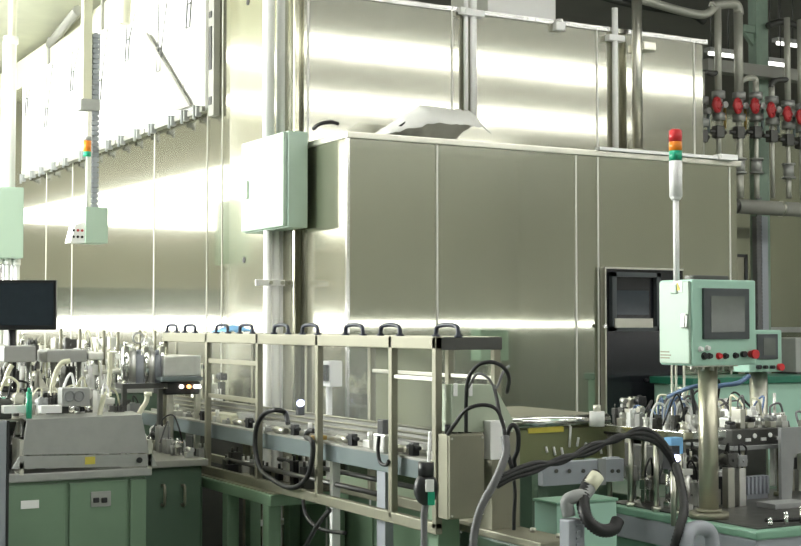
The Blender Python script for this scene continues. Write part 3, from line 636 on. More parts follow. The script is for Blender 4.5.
# ------------------------------------------------------------------ feeder table in front of the booth
ft = thing('feeder_table', (3.85, 5.6, 0), 'low feeder table with a bright steel top edge and yellowed acrylic front, before the booth', 'table')
fy = 5.3; a = ony(510, 418, fy); b = ony(608, 420, fy); zt = a.z
MB().bb((a.x, fy + .02, zt - .02), (b.x, fy + .75, zt), bev=.003).build('top_plate', 'rail', ft)
MB().cyl((a.x, fy + .005, zt - .025), (b.x, fy + .005, zt - .025), .028, 14).build('front_roller', 'bright', ft)
zq = ony(560, 463, fy).z
MB().bb((a.x + .01, fy + .0, zq), (b.x + .1, fy + .008, zt - .06)).build('front_pane', 'pacryl', ft)
MB().bb((a.x + .03, fy + .06, zq), (b.x + .08, fy + .6, zt - .05), bev=.01).build('inner_tray', 'rail', ft)
MB().bb((a.x + .1, fy - .004, zt - .075), (a.x + .3, fy + .004, zt - .05)).build('warning_strip', 'yellow', ft)
MB().bb((a.x + .02, fy + .1, 0), (b.x + .1, fy + .6, zq), bev=.01).build('cabinet', 'dgreen', ft)
r_ = random.Random(8)
for i in range(9):
    x = a.x + .2 + i * .045; MB().cyl((x, fy - .012, zq + .02 + r_.random() * .15), (x, fy, zq + .02 + r_.random() * .01 + .05), .006, 8).build('pane_clip', 'white', ft)
# white end roller at the seam
p = at(597, 422, 6.45); rl = thing('guide_post', (p.x, p.y, zt), 'short white round guide post at the right end of the feeder table', 'guide post')
rl.location = (p.x, p.y, zt)
MB().cyl((p.x, p.y, zt), (p.x, p.y, p.z + .02), .03, 16).build('post', 'lgrey', rl); MB().cyl((p.x, p.y, p.z - .02), (p.x, p.y, p.z + .05), .036, 16).build('cap', 'white', rl); MB().cyl((p.x, p.y, p.z + .05), (p.x, p.y, p.z + .08), .018, 12).build('knob', 'steel', rl)
# slotted lavender beam and its dark base
by_ = 4.95
lb = thing('slotted_beam', (3.9, by_, 0), 'pale lavender bolted beam below the black cable bundle', 'beam')
a = ony(543, 463, by_); b = ony(624, 481, by_)
MB().bb((a.x, by_, b.z), (b.x, by_ + .04, a.z), bev=.004).build('beam', 'lav', lb)
for px in (556, 569, 583, 612, 618): p = ony(px, 471, by_); MB().cyl((p.x, by_ - .006, p.z), (p.x, by_, p.z), .009, 8).build('bolt', 'dark', lb)
p = ony(601, 470, by_); MB().bb((p.x - .02, by_ - .01, b.z - .01), (p.x + .02, by_ + .0, a.z + .005)).build('strap', 'grey', lb)
for px in (548, 600): p = ony(px, 471, by_); MB().bb((p.x - .025, by_ + .04, 0), (p.x + .025, by_ + .09, a.z), bev=.004).build('leg', 'dgreen', lb)
# ------------------------------------------------------------------ right assembly machine
RX, RY, RZ = 3.98, 4.19, .76
rm = thing('assembly_machine', (4.9, 5.3, 0), 'mint green rotary assembly machine crowded with rods and fittings at lower right', 'machine')
MB().bb((RX, RY, .725), (6.3, 5.27, RZ), bev=.008).build('table_edge', 'medgreen', rm)
MB().bb((RX + .05, RY + .05, RZ), (6.25, 5.22, RZ + .006)).build('table_top', 'dark', rm)
MB().bb((RX + .02, RY + .02, 0), (6.28, 5.25, .62), bev=.01).build('body', 'medgreen', rm)
MB().bb((RX + .005, RY + .012, .62), (6.29, 5.26, .725), bev=.004).build('side_band', 'lav', rm)
MB().bb((RX + .03, RY - .002, 0), (6.2, RY + .03, .68), bev=.006).build('front_panel', 'green', rm)
for i in range(2): MB().bb((RX + .008, RY + .08 + i * .5, .06), (RX + .022, RY + .54 + i * .5, .54), bev=.005).build('door', 'medgreen', rm)
MB().bb((4.3, 5.28, 0), (6.3, 6.4, RZ), bev=.01).build('rear_body', 'dgreen', rm)
# raised silver plate on rods (left half)
pa = onz(612, 431, 1.13); 
PZ = 1.13
MB().bb((4.0, 4.66, PZ - .032), (4.25, 5.25, PZ), bev=.002).build('deck_plate', 'bright', rm)
MB().bb((4.01, 4.67, PZ - .045), (4.24, 5.24, PZ - .033), bev=.003).build('deck_frame', 'dark', rm)
for x, y in ((4.03, 5.22), (4.03, 5.06), (4.03, 4.88), (4.03, 4.72), (4.22, 4.7), (4.22, 5.2), (4.22, 4.95)):
    k = MB(); k.cyl((x, y, RZ), (x, y, PZ - .03), .012, 12); k.cyl((x, y, RZ), (x, y, RZ + .02), .022, 12); k.build('support_rod', 'steel', rm)
cluster(rm, (4.02, 4.68), (4.24, 5.23), 4, 9, PZ, .025, .085, 21, skip=.15, tubes=.35, tmat=('gcable', 'cable', 'lgrey', 'blue'))
cluster(rm, (4.08, 4.75), (4.5, 5.2), 5, 5, RZ + .006, .06, .26, 22, skip=.15, tubes=.6, tmat=('cable', 'slate', 'cable', 'gcable'), kinds=(0, 1, 4, 6))
# loops of white air hose standing on the deck
p = onz(655, 425, PZ)
for i, (dx, dy, hgt, m) in enumerate(((0, 0, .13, 'lgrey'), (.04, .05, .15, 'gcable'), (-.05, .03, .11, 'white'), (.08, -.02, .14, 'gcable'), (.02, -.05, .12, 'white'), (.12, .04, .12, 'lgrey'))):
    c = V3((4.12 + dx, 4.86 + dy, PZ)); k = MB()
    k.tube([c + V3((-.06, 0, 0)), c + V3((-.055, 0, hgt * .6)), c + V3((-.02, .01, hgt)), c + V3((.03, .02, hgt * .95)), c + V3((.06, .02, hgt * .5)), c + V3((.05, .03, 0))], .006, 6, 6); k.build('air_hose', m, rm)
# blue box with lit lamp
p = at(677, 446, 5.75); k = MB(); k.bb((p.x - .03, p.y, p.z - .035), (p.x + .035, p.y + .05, p.z + .035), bev=.006); k.build('sensor_box', 'cloth', rm)
p = at(676, 458, 5.72); MB().cyl((p.x, p.y + .01, p.z), (p.x, p.y - .01, p.z), .014, 12).build('lamp', 'ledb', rm)
MB().bb((p.x - .02, p.y + .0, p.z - .05), (p.x + .02, p.y + .06, p.z + .05)).build('lamp_body', 'black', rm)
MB().cyl((p.x + .01, p.y + .03, RZ), (p.x + .01, p.y + .03, p.z - .04), .012, 10).build('support_rod', 'steel', rm)
p = at(612, 464, 6.2); MB().bb((p.x - .035, p.y, p.z - .03), (p.x + .045, p.y + .03, p.z + .03), bev=.003).build('grey_box', 'lav', rm)
# right half: second deck
zd0, zd1 = 1.02, 1.10
MB().bb((4.58, 4.98, zd0), (4.95, 5.45, zd1), bev=.006).build('deck_block', 'dark', rm)
MB().bb((4.57, 4.96, zd0 - .02), (4.97, 5.47, zd0), bev=.003).build('deck_frame', 'grey', rm)
for x, y in ((4.64, 4.985), (4.90, 5.0), (4.62, 5.25), (4.9, 5.25)):
    k = MB(); k.cyl((x, y, RZ), (x, y, zd0 - .02), .013, 12); k.cyl((x, y, RZ), (x, y, RZ + .025), .028, 12); k.build('support_rod', 'rail', rm)
for i in range(3): k = MB(); k.cyl((4.62 + i * .1, 4.975, zd0 + .045), (4.62 + i * .1, 4.985, zd0 + .045), .012, 8); k.bb((4.66 + i * .1, 4.972, zd0 + .02), (4.69 + i * .1, 4.982, zd0 + .035)); k.build('white_fitting', 'white', rm)
cluster(rm, (4.58, 4.98), (4.95, 5.45), 6, 5, zd1, .03, .10, 23, skip=.05, tubes=.4, tmat=('gcable', 'cable', 'ivory'))
MB().bb((4.72, 5.5, RZ), (5.3, 6.1, RZ + .2), bev=.01).build('index_table', 'dark', rm)
cluster(rm, (4.72, 5.5), (5.3, 6.1), 8, 7, RZ + .2, .1, .26, 24, skip=.1, tubes=.3, tmat=('gcable', 'cable', 'ivory', 'blue'))
cluster(rm, (5.0, 4.95), (5.9, 5.24), 8, 3, RZ + .006, .15, .42, 25, skip=.08, tubes=.4, tmat=('gcable', 'cable', 'ivory'))
# finned unit, black valve with white fittings, grey upright plate
a = at(736, 478, 6.5); k = MB()
for i in range(9): k.bb((a.x + i * .025, a.y, RZ + .03), (a.x + i * .025 + .013, a.y + .05, a.z), bev=.002)
k.bb((a.x, a.y + .02, RZ + .006), (a.x + .22, a.y + .05, a.z)); k.build('finned_unit', 'lav', rm)
a = at(717, 477, 6.35); k = MB(); k.bb((a.x, a.y, RZ + .006), (a.x + .085, a.y + .06, a.z), bev=.004); k.build('valve_body', 'black', rm)
k = MB()
for i in range(4): k.cyl((a.x + .012 + i * .02, a.y + .02, a.z), (a.x + .012 + i * .02, a.y + .02, a.z + .03), .008, 8)
k.bb((a.x, a.y + .01, a.z - .004), (a.x + .085, a.y + .03, a.z + .006)); k.build('valve_fittings', 'white', rm)
YU = 4.86
a = ony(781, 428, YU); a2 = ony(791, 428, YU); b = ony(801, 448, YU)
q = MB(); q.prism([(a.x, YU, a.z), (b.x + .15, YU, a.z), (b.x + .15, YU, b.z), (a2.x + .02, YU, b.z - .03), (a2.x, YU, RZ), (a.x, YU, RZ)], (0, .02, 0)); q.build('upright_plate', 'grey', rm)
k = MB(); k.bb((4.5, 4.62, RZ + .006), (4.72, 4.74, RZ + .03), bev=.004); k.build('foot_plate', 'grey', rm)
for i in range(7):
    x = 4.12 + i * .09; k = MB(); k.cyl((x, 4.26, RZ + .006), (x, 4.26, RZ + .025 + .02 * (i % 3)), .010, 8); k.sph((x, 4.26, RZ + .03 + .02 * (i % 3)), .011, n=8); k.build('bolt_stud', 'bright', rm)
k = MB(); k.tube([(4.15, 4.32, RZ + .02), (4.3, 4.27, RZ + .02), (4.5, 4.24, RZ + .025), (4.8, 4.3, RZ + .02), (5.2, 4.26, RZ + .02)], .009, 6); k.build('air_hose', 'cable', rm)
# ------------------------------------------------------------------ operator panel on its post
oc = at(693, 366, 5.8); op = at(708, 519, 5.93)
op_ = thing('operator_panel', (op.x, op.y, RZ), 'mint green operator panel with a touch screen and red button on a round steel post', 'operator panel')
zt_ = at(693, 279, 5.8).z; zb_ = oc.z; ex0, ey0 = oc.x, oc.y; ex1 = ony(756, 320, ey0).x; ey1 = onx(660, 320, ex0).y
pr_ = .042
px_c = onz(708, 519, RZ); cx_, cy_ = ony(708, 400, ey0 + .10).x, ey0 + .10
op_.location = (cx_, cy_, RZ + .006)
MB().cyl((cx_, cy_, RZ + .006), (cx_, cy_, zb_ - .008), pr_, 24).build('post', 'post', op_)
k = MB(); k.cyl((cx_, cy_, RZ + .006), (cx_, cy_, RZ + .03), .085, 24); k.cyl((cx_, cy_, RZ + .03), (cx_, cy_, RZ + .045), .055, 24); k.build('base_flange', 'rail', op_)
en = MB().bb((ex0, ey0, zb_), (ex1, ey1, zt_), bev=.008).build('enclosure', 'mint', op_)
MB().bb((ex0 - .012, ey0 + .012, zb_ + .008), (ex0 + .002, ey1 - .01, zt_ - .008), bev=.004).build('door', 'pale', op_)
h = onx(688, 321, ex0); k = MB(); k.bb((ex0 - .03, h.y - .014, h.z - .032), (ex0 - .012, h.y + .014, h.z + .032), bev=.006); k.build('door_handle', 'bright', op_)
k = MB(); h = onx(680, 287, ex0)
k.prism([(ex0 - .014, h.y - .02, h.z - .016), (ex0 - .014, h.y + .02, h.z - .016), (ex0 - .014, h.y, h.z + .018)], (-.003, 0, 0)); k.build('warning_mark', 'yellow', op_)
MB().bb((ex0 - .014, h.y - .028, h.z - .024), (ex0 - .011, h.y + .028, h.z + .026)).build('warning_plate', 'white', op_)
k = MB(); h = onx(668, 355, ex0); 
for dz_ in (-.012, 0, .014): k.bb((ex0 - .0135, h.y - .035 + abs(dz_) * .8, h.z + dz_ - .003), (ex0 - .011, h.y + .035, h.z + dz_ + .003))
k.build('name_plate', 'rail', op_)
s0 = ony(702, 288, ey0); s1 = ony(748, 339, ey0); t0 = ony(709, 296, ey0); t1 = ony(743, 332, ey0)
scr = MB().bb((s0.x, ey0 - .012, s1.z), (s1.x, ey0 + .005, s0.z), bev=.004).build('screen_bezel', 'bezel', op_)
MB().bb((t0.x, ey0 - .0135, t1.z), (t1.x, ey0 - .010, t0.z)).build('screen', 'screen', scr)
def btn(px, py, m, r=.012, L=.02, n=14):
    p = ony(px, py, ey0); k = MB(); k.cyl((p.x, ey0 - .004, p.z), (p.x, ey0 + .003, p.z), r * 1.35, n); k.cyl((p.x, ey0 - L, p.z), (p.x, ey0, p.z), r, n); return k.build('button', m, op_)
for px, py, m, r in ((700, 349, 'white', .009), (707, 348, 'white', .009), (704, 356, 'black', .012), (709, 356, 'black', .010), (718.5, 356, 'red', .011), (725, 356, 'black', .010), (735, 355.5, 'black', .010)): btn(px, py, m, r, .016)
p = ony(750, 354, ey0); k = MB(); k.cyl((p.x, ey0 - .025, p.z), (p.x, ey0, p.z), .015, 16); k.cyl((p.x, ey0 - .038, p.z), (p.x, ey0 - .022, p.z), .020, 20); k.build('emergency_button', 'red', op_)
k = MB(); k.cyl((p.x - .045, ey0 - .02, p.z), (p.x - .045, ey0, p.z), .013, 14); k.build('button', 'black', op_)
k = MB()
for i in range(5): k.cyl((ex0 + .04 + i * .055, ey0 + .05, zb_ - .025), (ex0 + .04 + i * .055, ey0 + .05, zb_), .010, 10)
k.bb((ex0 + .03, ey0 + .03, zb_ - .006), (ex0 + .28, ey0 + .07, zb_ + .002)); k.build('gland_row', 'steel', op_)
k = MB(); k.bb((ex0 + .05, ey0 + .05, zt_), (ex0 + .25, ey0 + .11, zt_ + .02), bev=.004); k.build('top_bracket', 'dark', op_)
# signal tower on the same panel
tx, ty_ = ony(676.5, 278, ey0 + .1).x, ey0 + .1
def tz(py): return ony(676.5, py, ty_).z
st = MB().cyl((tx, ty_, zt_ - .03), (tx, ty_, tz(197)), .013, 14).build('signal_tower', 'white', op_)
# the tower pole stands beside the enclosure, clamped to its side
MB().bb((tx - .02, ty_ - .02, zt_ - .06), (ex0 + .03, ty_ + .02, zt_ - .02), bev=.004).build('tower_clamp', 'pale', op_)
TR = .028
MB().cyl((tx, ty_, tz(197)), (tx, ty_, tz(161)), TR, 24).build('tower_body', 'white', st)
MB().cyl((tx, ty_, tz(200)), (tx, ty_, tz(196)), TR * .7, 20, r2=TR).build('tower_base', 'white', st)
MB().cyl((tx, ty_, tz(161)), (tx, ty_, tz(151)), TR, 24).build('lens', 'glens', st, 'green signal lens')
MB().cyl((tx, ty_, tz(151)), (tx, ty_, tz(142)), TR, 24).build('lens', 'orange', st, 'orange signal lens')
MB().cyl((tx, ty_, tz(142)), (tx, ty_, tz(131)), TR, 24).build('lens', 'red', st, 'red signal lens')
MB().cyl((tx, ty_, tz(131)), (tx, ty_, tz(129.5)), TR * .95, 24, r2=TR * .7).build('tower_cap', 'red', st)
# ------------------------------------------------------------------ second, smaller operator panel behind
a = at(757, 330, 7.6); b = at(782, 372, 7.6); sy = a.y; x1_ = ony(782, 350, sy).x
s2 = thing('operator_panel', ((a.x + x1_) / 2, sy + .1, RZ), 'smaller pale green operator panel behind the mint one, with a dark screen and red button', 'operator panel')
zb2 = ony(770, 372, sy).z; zt2 = ony(770, 330, sy).z
MB().bb((a.x - .06, sy, zb2), (x1_, sy + .14, zt2), bev=.008).build('enclosure', 'mint', s2)
p0 = ony(759, 334, sy); p1 = ony(777, 359, sy); MB().bb((p0.x - .02, sy - .01, p1.z), (p1.x, sy, p0.z), bev=.004).build('screen_bezel', 'bezel', s2)
p0 = ony(762, 338, sy); p1 = ony(774, 355, sy); MB().bb((p0.x, sy - .012, p1.z), (p1.x, sy - .009, p0.z)).build('screen', 'screen', s2)
for px, m, r in ((757.5, 'black', .012), (764, 'black', .010), (771, 'black', .010), (779, 'red', .02)): p = ony(px, 367, sy); MB().cyl((p.x, sy - .025, p.z), (p.x, sy, p.z), r, 14).build('button', m, s2)
MB().cyl(((a.x + x1_) / 2, sy + .09, RZ), ((a.x + x1_) / 2, sy + .09, zb2), .05, 18).build('post', 'steel', s2)
# green cabinet with teal top further right
a = ony(758, 377, 7.2); b = ony(758, 386, 7.0)
g2_ = thing('green_cabinet', (7.0, 7.1, 0), 'mint green cabinet with a dark teal top behind the right machine', 'cabinet')
MB().bb((5.75, 6.60, 0), (7.4, 6.98, ony(780, 383, 6.60).z), bev=.01).build('body', 'mint', g2_)
zz_ = ony(780, 383, 6.60).z
MB().bb((5.73, 6.58, zz_), (7.42, 7.0, zz_ + .045), bev=.006).build('worktop', 'teal', g2_)
p = ony(800, 352, 6.9); MB().bb((p.x - .16, 6.78, zz_ + .05), (p.x + .2, 6.94, p.z + .1), bev=.01).build('grey_unit', 'lgrey', g2_)
MB().bb((p.x - .17, 6.76, zz_ + .046), (p.x + .21, 6.96, zz_ + .06)).build('unit_base', 'dark', g2_)
# blue hoses and thin rods behind the post
cable('air_hose', [at(668, 397, 6.2), at(678, 392, 6.15), at(692, 387, 6.1), at(706, 385, 6.1)], .010, 'blue', 'blue air hose left of the operator panel post', 'blue air hoses')
cable('air_hose', [at(712, 388, 6.2), at(724, 385, 6.2), at(738, 383, 6.2), at(749, 376, 6.25)], .011, 'blue', 'blue air hose right of the operator panel post', 'blue air hoses')
for k, (px, y0, y1) in enumerate(((672, 368, 425), (676, 368, 425), (684, 372, 420))):
    a, b = at(px, y0, 6.3), at(px, y1, 6.3)
    tag(MB().cyl((a.x, a.y, RZ), (a.x, a.y, a.z + .05), .006, 8).build('slim_rod', 'steel'), ('leftmost of three slim steel rods below the operator panel', 'middle one of three slim steel rods below the operator panel', 'rightmost of three slim steel rods below the operator panel')[k], 'rod', 'slim rods')
# ------------------------------------------------------------------ cables and boxes before the right machine
bx = at(534, 501, 5.6)
o = thing('mint_box', (bx.x + .15, bx.y - .08, 0), 'mint green box behind the grey elbow connector, left of the right machine', 'box')
MB().bb((bx.x, bx.y - .16, 0), (bx.x + .3, bx.y, bx.z), bev=.008).build('body', 'mint', o)
MB().bb((bx.x - .005, bx.y - .165, bx.z), (bx.x + .305, bx.y + .005, bx.z + .012), bev=.004).build('lid', 'medgreen', o)
c1 = at(572, 520, 4.85)
cn = thing('cable_connector', (c1.x, c1.y, 0), 'big grey elbow connector feeding the corrugated black cable', 'connector')
q = MB(); q.bb((c1.x - .035, c1.y - .03, c1.z - .25), (c1.x + .035, c1.y + .03, c1.z + .005), bev=.008)
for i in range(5): q.bb((c1.x - .005, c1.y - .035, c1.z - .02 - i * .022), (c1.x + .015, c1.y - .028, c1.z - .012 - i * .022))
q.build('connector_body', 'lav', cn)
q = MB(); q.tube([at(569, 516, 4.85), at(567, 502, 4.85), at(574, 497, 4.85), at(585, 494, 4.87), at(592, 484, 4.9)], .024, 12, 5); q.build('elbow', 'grey', cn)
q = MB(); q.cyl(at(589, 487, 4.89), at(597, 476, 4.92), .028, 14); q.build('nut', 'ivory', cn)
MB().bb((c1.x - .03, c1.y - .02, 0), (c1.x + .03, c1.y + .03, c1.z - .25)).build('foot', 'grey', cn)
cable('corrugated_cable', [at(597, 474, 4.95), at(588, 484, 4.9), at(583, 500, 4.85), at(587, 519, 4.8), at(600, 530, 4.8), at(613, 529, 4.82), at(618, 520, 4.85)], .020, 'cable', 'fat corrugated black cable curling in front of the right machine', sub=12, ribs=1, n=12)
cable('corrugated_cable', [at(676, 465, 5.45), at(682, 490, 5.25), at(684, 510, 5.1), at(679, 530, 5.0), at(674, 556, 5.0), at(672, 640, 5.0), V3((3.35, 3.35, .02)), V3((3.2, 3.2, .018))], .015, 'cable', 'black corrugated cable dropping over the edge of the right machine', sub=12, ribs=1, n=12)
c2 = at(696, 535, 5.05)
q = MB(); q.tube([at(686, 560, 5.0), at(686, 540, 5.0), at(691, 530, 5.05), at(702, 528, 5.1), at(710, 533, 5.12), at(712, 548, 5.12), at(712, 600, 5.12)], .028, 14, 6)
tag(q.build('grey_elbow', 'lav'), 'grey elbow fitting at the table edge below the operator panel post', 'elbow')
# ------------------------------------------------------------------ left assembly machine
LY = 6.44
lm = thing('assembly_machine', (1.6, 7.4, 0), 'large green based assembly machine crowded with aluminium fittings at the left', 'machine')
LZ = .90
MB().bb((.9, LY + .02, 0), (2.17, 8.5, LZ - .03), bev=.012).build('base', 'green', lm)
MB().bb((.88, LY - .01, LZ - .03), (2.19, 8.52, LZ + .01), bev=.006).build('table_top', 'lgrey', lm)
MB().bb((2.17, 6.78, 0), (2.58, 8.5, LZ - .03), bev=.012).build('side_base', 'dgreen', lm)
MB().bb((2.16, 6.74, LZ - .03), (2.60, 8.52, LZ + .005), bev=.006).build('side_top', 'concrete', lm)
def lpx(px, py): return ony(px, py, LY)
for a, b in ((-40, 66), (70, 128), (131, 147)):
    p0, p1 = lpx(a, 474), lpx(b, 474); MB().bb((p0.x, LY + .004, .05), (p1.x, LY + .024, LZ - .045), bev=.005).build('door', 'green', lm)
a, b = lpx(21, 501), lpx(39, 508); MB().bb((a.x, LY, b.z), (b.x, LY + .006, a.z)).build('name_plate', 'white', lm)
a, b = lpx(91, 492), lpx(111, 506); k = MB().bb((a.x, LY - .002, b.z), (b.x, LY + .006, a.z), bev=.003).build('switch_plate', 'lgrey', lm)
for px in (96, 104): p = lpx(px, 500); MB().bb((p.x - .014, LY - .012, p.z - .012), (p.x + .014, LY, p.z + .012), bev=.004).build('switch', 'black', k)
for px in (162, 182): p = ony(px, 495, 6.78); k = MB(); k.tube([(p.x, 6.78, p.z + .05), (p.x, 6.74, p.z + .045), (p.x, 6.74, p.z - .045), (p.x, 6.78, p.z - .05)], .008, 8, 3); k.build('pull_handle', 'rail', lm)
# tray hood on the front edge
T = LY - .01
def tp(px, py): return ony(px, py, T)
q = MB(); q.prism([tp(27, 421), tp(142, 416), tp(149, 453), tp(22, 455)], (0, .012, 0)); 
q.prism([tp(27, 421), tp(142, 416), tp(142, 416) + V3((0, .16, .01)), tp(27, 421) + V3((0, .16, .01))], (0, 0, .006)); q.build('tray_hood', 'lgrey', lm)
q = MB(); q.prism([tp(20, 456), tp(152, 454), tp(157, 466), tp(12, 469)], (0, .014, 0)); q.build('tray_lip', 'lgrey', lm)
for px in (22, 150): a = tp(px, 440); MB().bb((a.x - .01, T, LZ), (a.x + .01, T + .15, a.z)).build('tray_bracket', 'steel', lm)
a, b = tp(85, 457), tp(95, 464); MB().bb((a.x, T - .003, b.z), (b.x, T + .001, a.z)).build('warning_label', 'yellow', lm)
p = tp(139, 460); MB().cyl((p.x, T - .012, p.z), (p.x, T, p.z), .014, 12).build('lock', 'black', lm)
# decks
MB().bb((1.0, 6.62, 1.14), (2.1, 6.95, 1.155), bev=.003).build('deck_plate', 'steel', lm)
MB().bb((1.0, 7.05, 1.24), (2.15, 7.55, 1.26), bev=.003).build('deck_plate', 'lgrey', lm)
MB().bb((1.0, 7.7, 1.32), (2.5, 8.4, 1.34), bev=.003).build('deck_plate', 'steel', lm)
for x in (1.05, 1.45, 1.85, 2.06):
    for y, z in ((6.66, 1.14), (6.9, 1.14), (7.1, 1.24), (7.5, 1.24), (7.75, 1.32)):
        k = MB(); k.cyl((x, y, LZ), (x, y, z), .015, 12); k.cyl((x, y, LZ), (x, y, LZ + .02), .028, 12); k.build('support_rod', 'steel', lm)
tm = ('ivory', 'white', 'white', 'cable', 'ivory')
cluster(lm, (1.3, 6.56), (2.12, 6.98), 9, 3, 1.155, .04, .13, 41, skip=.1, tubes=.5, tmat=tm)
cluster(lm, (1.3, 6.55), (2.12, 6.98), 8, 2, LZ + .01, .08, .2, 42, skip=.1, tubes=.3, tmat=tm)
cluster(lm, (1.35, 7.06), (2.14, 7.54), 9, 3, 1.26, .05, .17, 43, skip=.08, tubes=.45, tmat=tm)
cluster(lm, (1.45, 7.1), (2.14, 7.54), 7, 2, LZ + .01, .1, .3, 44, skip=.1, tubes=.2, tmat=tm)
cluster(lm, (1.7, 7.72), (2.5, 8.4), 8, 3, 1.34, .06, .19, 45, skip=.1, tubes=.3, tmat=tm)
cluster(lm, (2.2, 6.8), (2.58, 7.7), 4, 7, LZ + .005, .04, .14, 46, skip=.08, tubes=.4, tmat=('cable', 'cable', 'white', 'gcable'), kinds=(0, 1, 2, 4, 6))
cluster(lm, (1.15, 7.72), (1.7, 8.4), 6, 3, 1.34, .08, .2, 47, skip=.05, tubes=.3, tmat=tm)
cluster(lm, (1.4, 6.98), (2.1, 7.05), 10, 1, LZ + .01, .2, .36, 48, skip=.05, tubes=.4, tmat=tm)
cluster(lm, (2.2, 7.72), (2.58, 8.45), 4, 4, LZ + .005, .1, .35, 49, skip=.05, tubes=.3, tmat=tm)
# covers seen at the top of the machine
def cover(px0, py0, px1, py1, y, dep, m, n='cover'):
    a, b = ony(px0, py0, y), ony(px1, py1, y); return MB().bb((a.x, y, b.z), (b.x, y + dep, a.z), bev=.008).build(n, m, lm)
cover(4, 346, 36, 362, 7.0, .25, 'lgrey'); cover(47, 350, 87, 362, 7.02, .2, 'lgrey'); cover(88, 352, 104, 360, 7.02, .2, 'alu')
cover(164, 356, 201, 376, 7.25, .3, 'alu', 'fixture_cover'); cover(162, 377, 203, 381, 7.2, .36, 'slate', 'fixture_plate')
cover(165, 382, 200, 394, 7.3, .2, 'black', 'control_block')
for px in (12, 30, 54, 80, 98): 
    a = ony(px, 362, 7.08); MB().cyl((a.x, 7.1, LZ), (a.x, 7.1, a.z + .01), .014, 10).build('support_rod', 'bright', lm)
for px in (170, 197): a = ony(px, 376, 7.4); MB().bb((a.x - .015, 7.38, LZ), (a.x + .015, 7.41, a.z)).build('support_leg', 'steel', lm)
for px, m in ((181, 'led'), (188.5, 'ledo'), (195, 'led'), (198.5, 'led')): p = ony(px, 386.5, 7.3); MB().cyl((p.x, 7.285, p.z), (p.x, 7.3, p.z), .011, 10).build('indicator_light', m, lm)
# row of bright upright cylinders
for i, px in enumerate((127, 134, 140, 147, 153, 159, 163)):
    a, b = ony(px, 347 + (i % 3) * 4, 7.3), ony(px, 384, 7.3); k = MB(); R = (.024, .02, .026)[i % 3]
    k.cyl((a.x, 7.32, b.z), (a.x, 7.32, a.z), R, 14); k.cyl((a.x, 7.32, a.z), (a.x, 7.32, a.z + .03), R * .5, 10); k.box((a.x, 7.32, b.z - .01), (R * 2.1, R * 2.1, .03)); k.build('air_cylinder', ('bright', 'alu', 'lav')[i % 3], lm)
MB().bb((ony(122, 384, 7.28).x, 7.27, ony(122, 389, 7.28).z), (ony(167, 384, 7.28).x, 7.40, ony(122, 384, 7.28).z)).build('cylinder_plate', 'dark', lm)
for px in (126, 162): a = ony(px, 388, 7.3); MB().bb((a.x - .012, 7.32, LZ), (a.x + .012, 7.35, a.z)).build('support_leg', 'dark', lm)
# twin dial block, white plates, green bottle, ivory bent tubes
yb = 6.53
a, b = ony(62, 388, yb), ony(90, 406, yb); k = MB().bb((a.x, yb, b.z), (b.x, yb + .08, a.z), bev=.006).build('dial_block', 'lgrey', lm)
for px in (69.5, 79): p = ony(px, 396, yb); j = MB(); j.torus((p.x, yb - .002, p.z), .024, .005, (0, 1, 0), 20, 6); j.cyl((p.x, yb - .004, p.z), (p.x, yb, p.z), .018, 16); j.build('dial', 'grey', k)
for u, v in ((4, 27), (41, 62)): a, b = ony(u, 406, 6.5), ony(v, 413, 6.5); MB().bb((a.x, 6.5, b.z), (b.x, 6.56, a.z), bev=.003).build('white_plate', 'white', lm)
a = ony(29, 412, 6.47); b = ony(29, 392, 6.47); k = MB(); k.cyl((a.x, 6.47, a.z - .03), (a.x, 6.47, b.z), .014, 12); k.cyl((a.x, 6.47, b.z), (a.x, 6.47, b.z + .02), .008, 10); k.build('oil_bottle', 'glens', lm)
for i, pts in enumerate((((70, 361), (62, 363), (56, 372), (53, 384), (52, 391)), ((110, 352), (110, 370), (109, 384), (108, 392)), ((12, 365), (8, 372), (5, 382)), ((104, 395), (101, 408), (99, 418)), ((136, 420), (141, 410), (146, 402), (148, 392)))):
    k = MB(); k.tube([ony(px, py, 6.85 - (i > 2) * .35) for px, py in pts], .013, 8, 5); k.cyl(ony(*pts[-1], 6.85 - (i > 2) * .35), ony(pts[-1][0], pts[-1][1] + 4, 6.85 - (i > 2) * .35), .02, 10); k.build('bent_tube', 'ivory', lm)
for px, y0, y1, d in ((61, 328, 352, 7.6), (80, 328, 352, 7.7), (104, 330, 356, 7.6), (118, 332, 350, 7.8), (140, 330, 348, 7.9), (155, 330, 350, 8.0), (177, 333, 352, 8.0)):
    a, b = ony(px, y0, d), ony(px, y1, d); MB().cyl((a.x, d, b.z - .05), (a.x, d, a.z), .009, 8).build('antenna_rod', 'rail', lm)
k = MB(); k.torus(ony(138, 338, 7.7), .03, .006, (0, 1, 0), 18, 6); k.build('eye_ring', 'lgrey', lm)
# small bottles standing in the gap below the guard's far end
for i, px in enumerate((172, 176, 180, 184)): a = ony(px, 448, 7.0); k = MB(); k.cyl((a.x, 7.0, LZ + .006), (a.x, 7.0, LZ + .06 + .015 * (i % 2)), .009, 10); k.cyl((a.x, 7.0, LZ + .05), (a.x, 7.0, LZ + .085), .005, 8); k.build('nozzle', 'lgrey', lm)
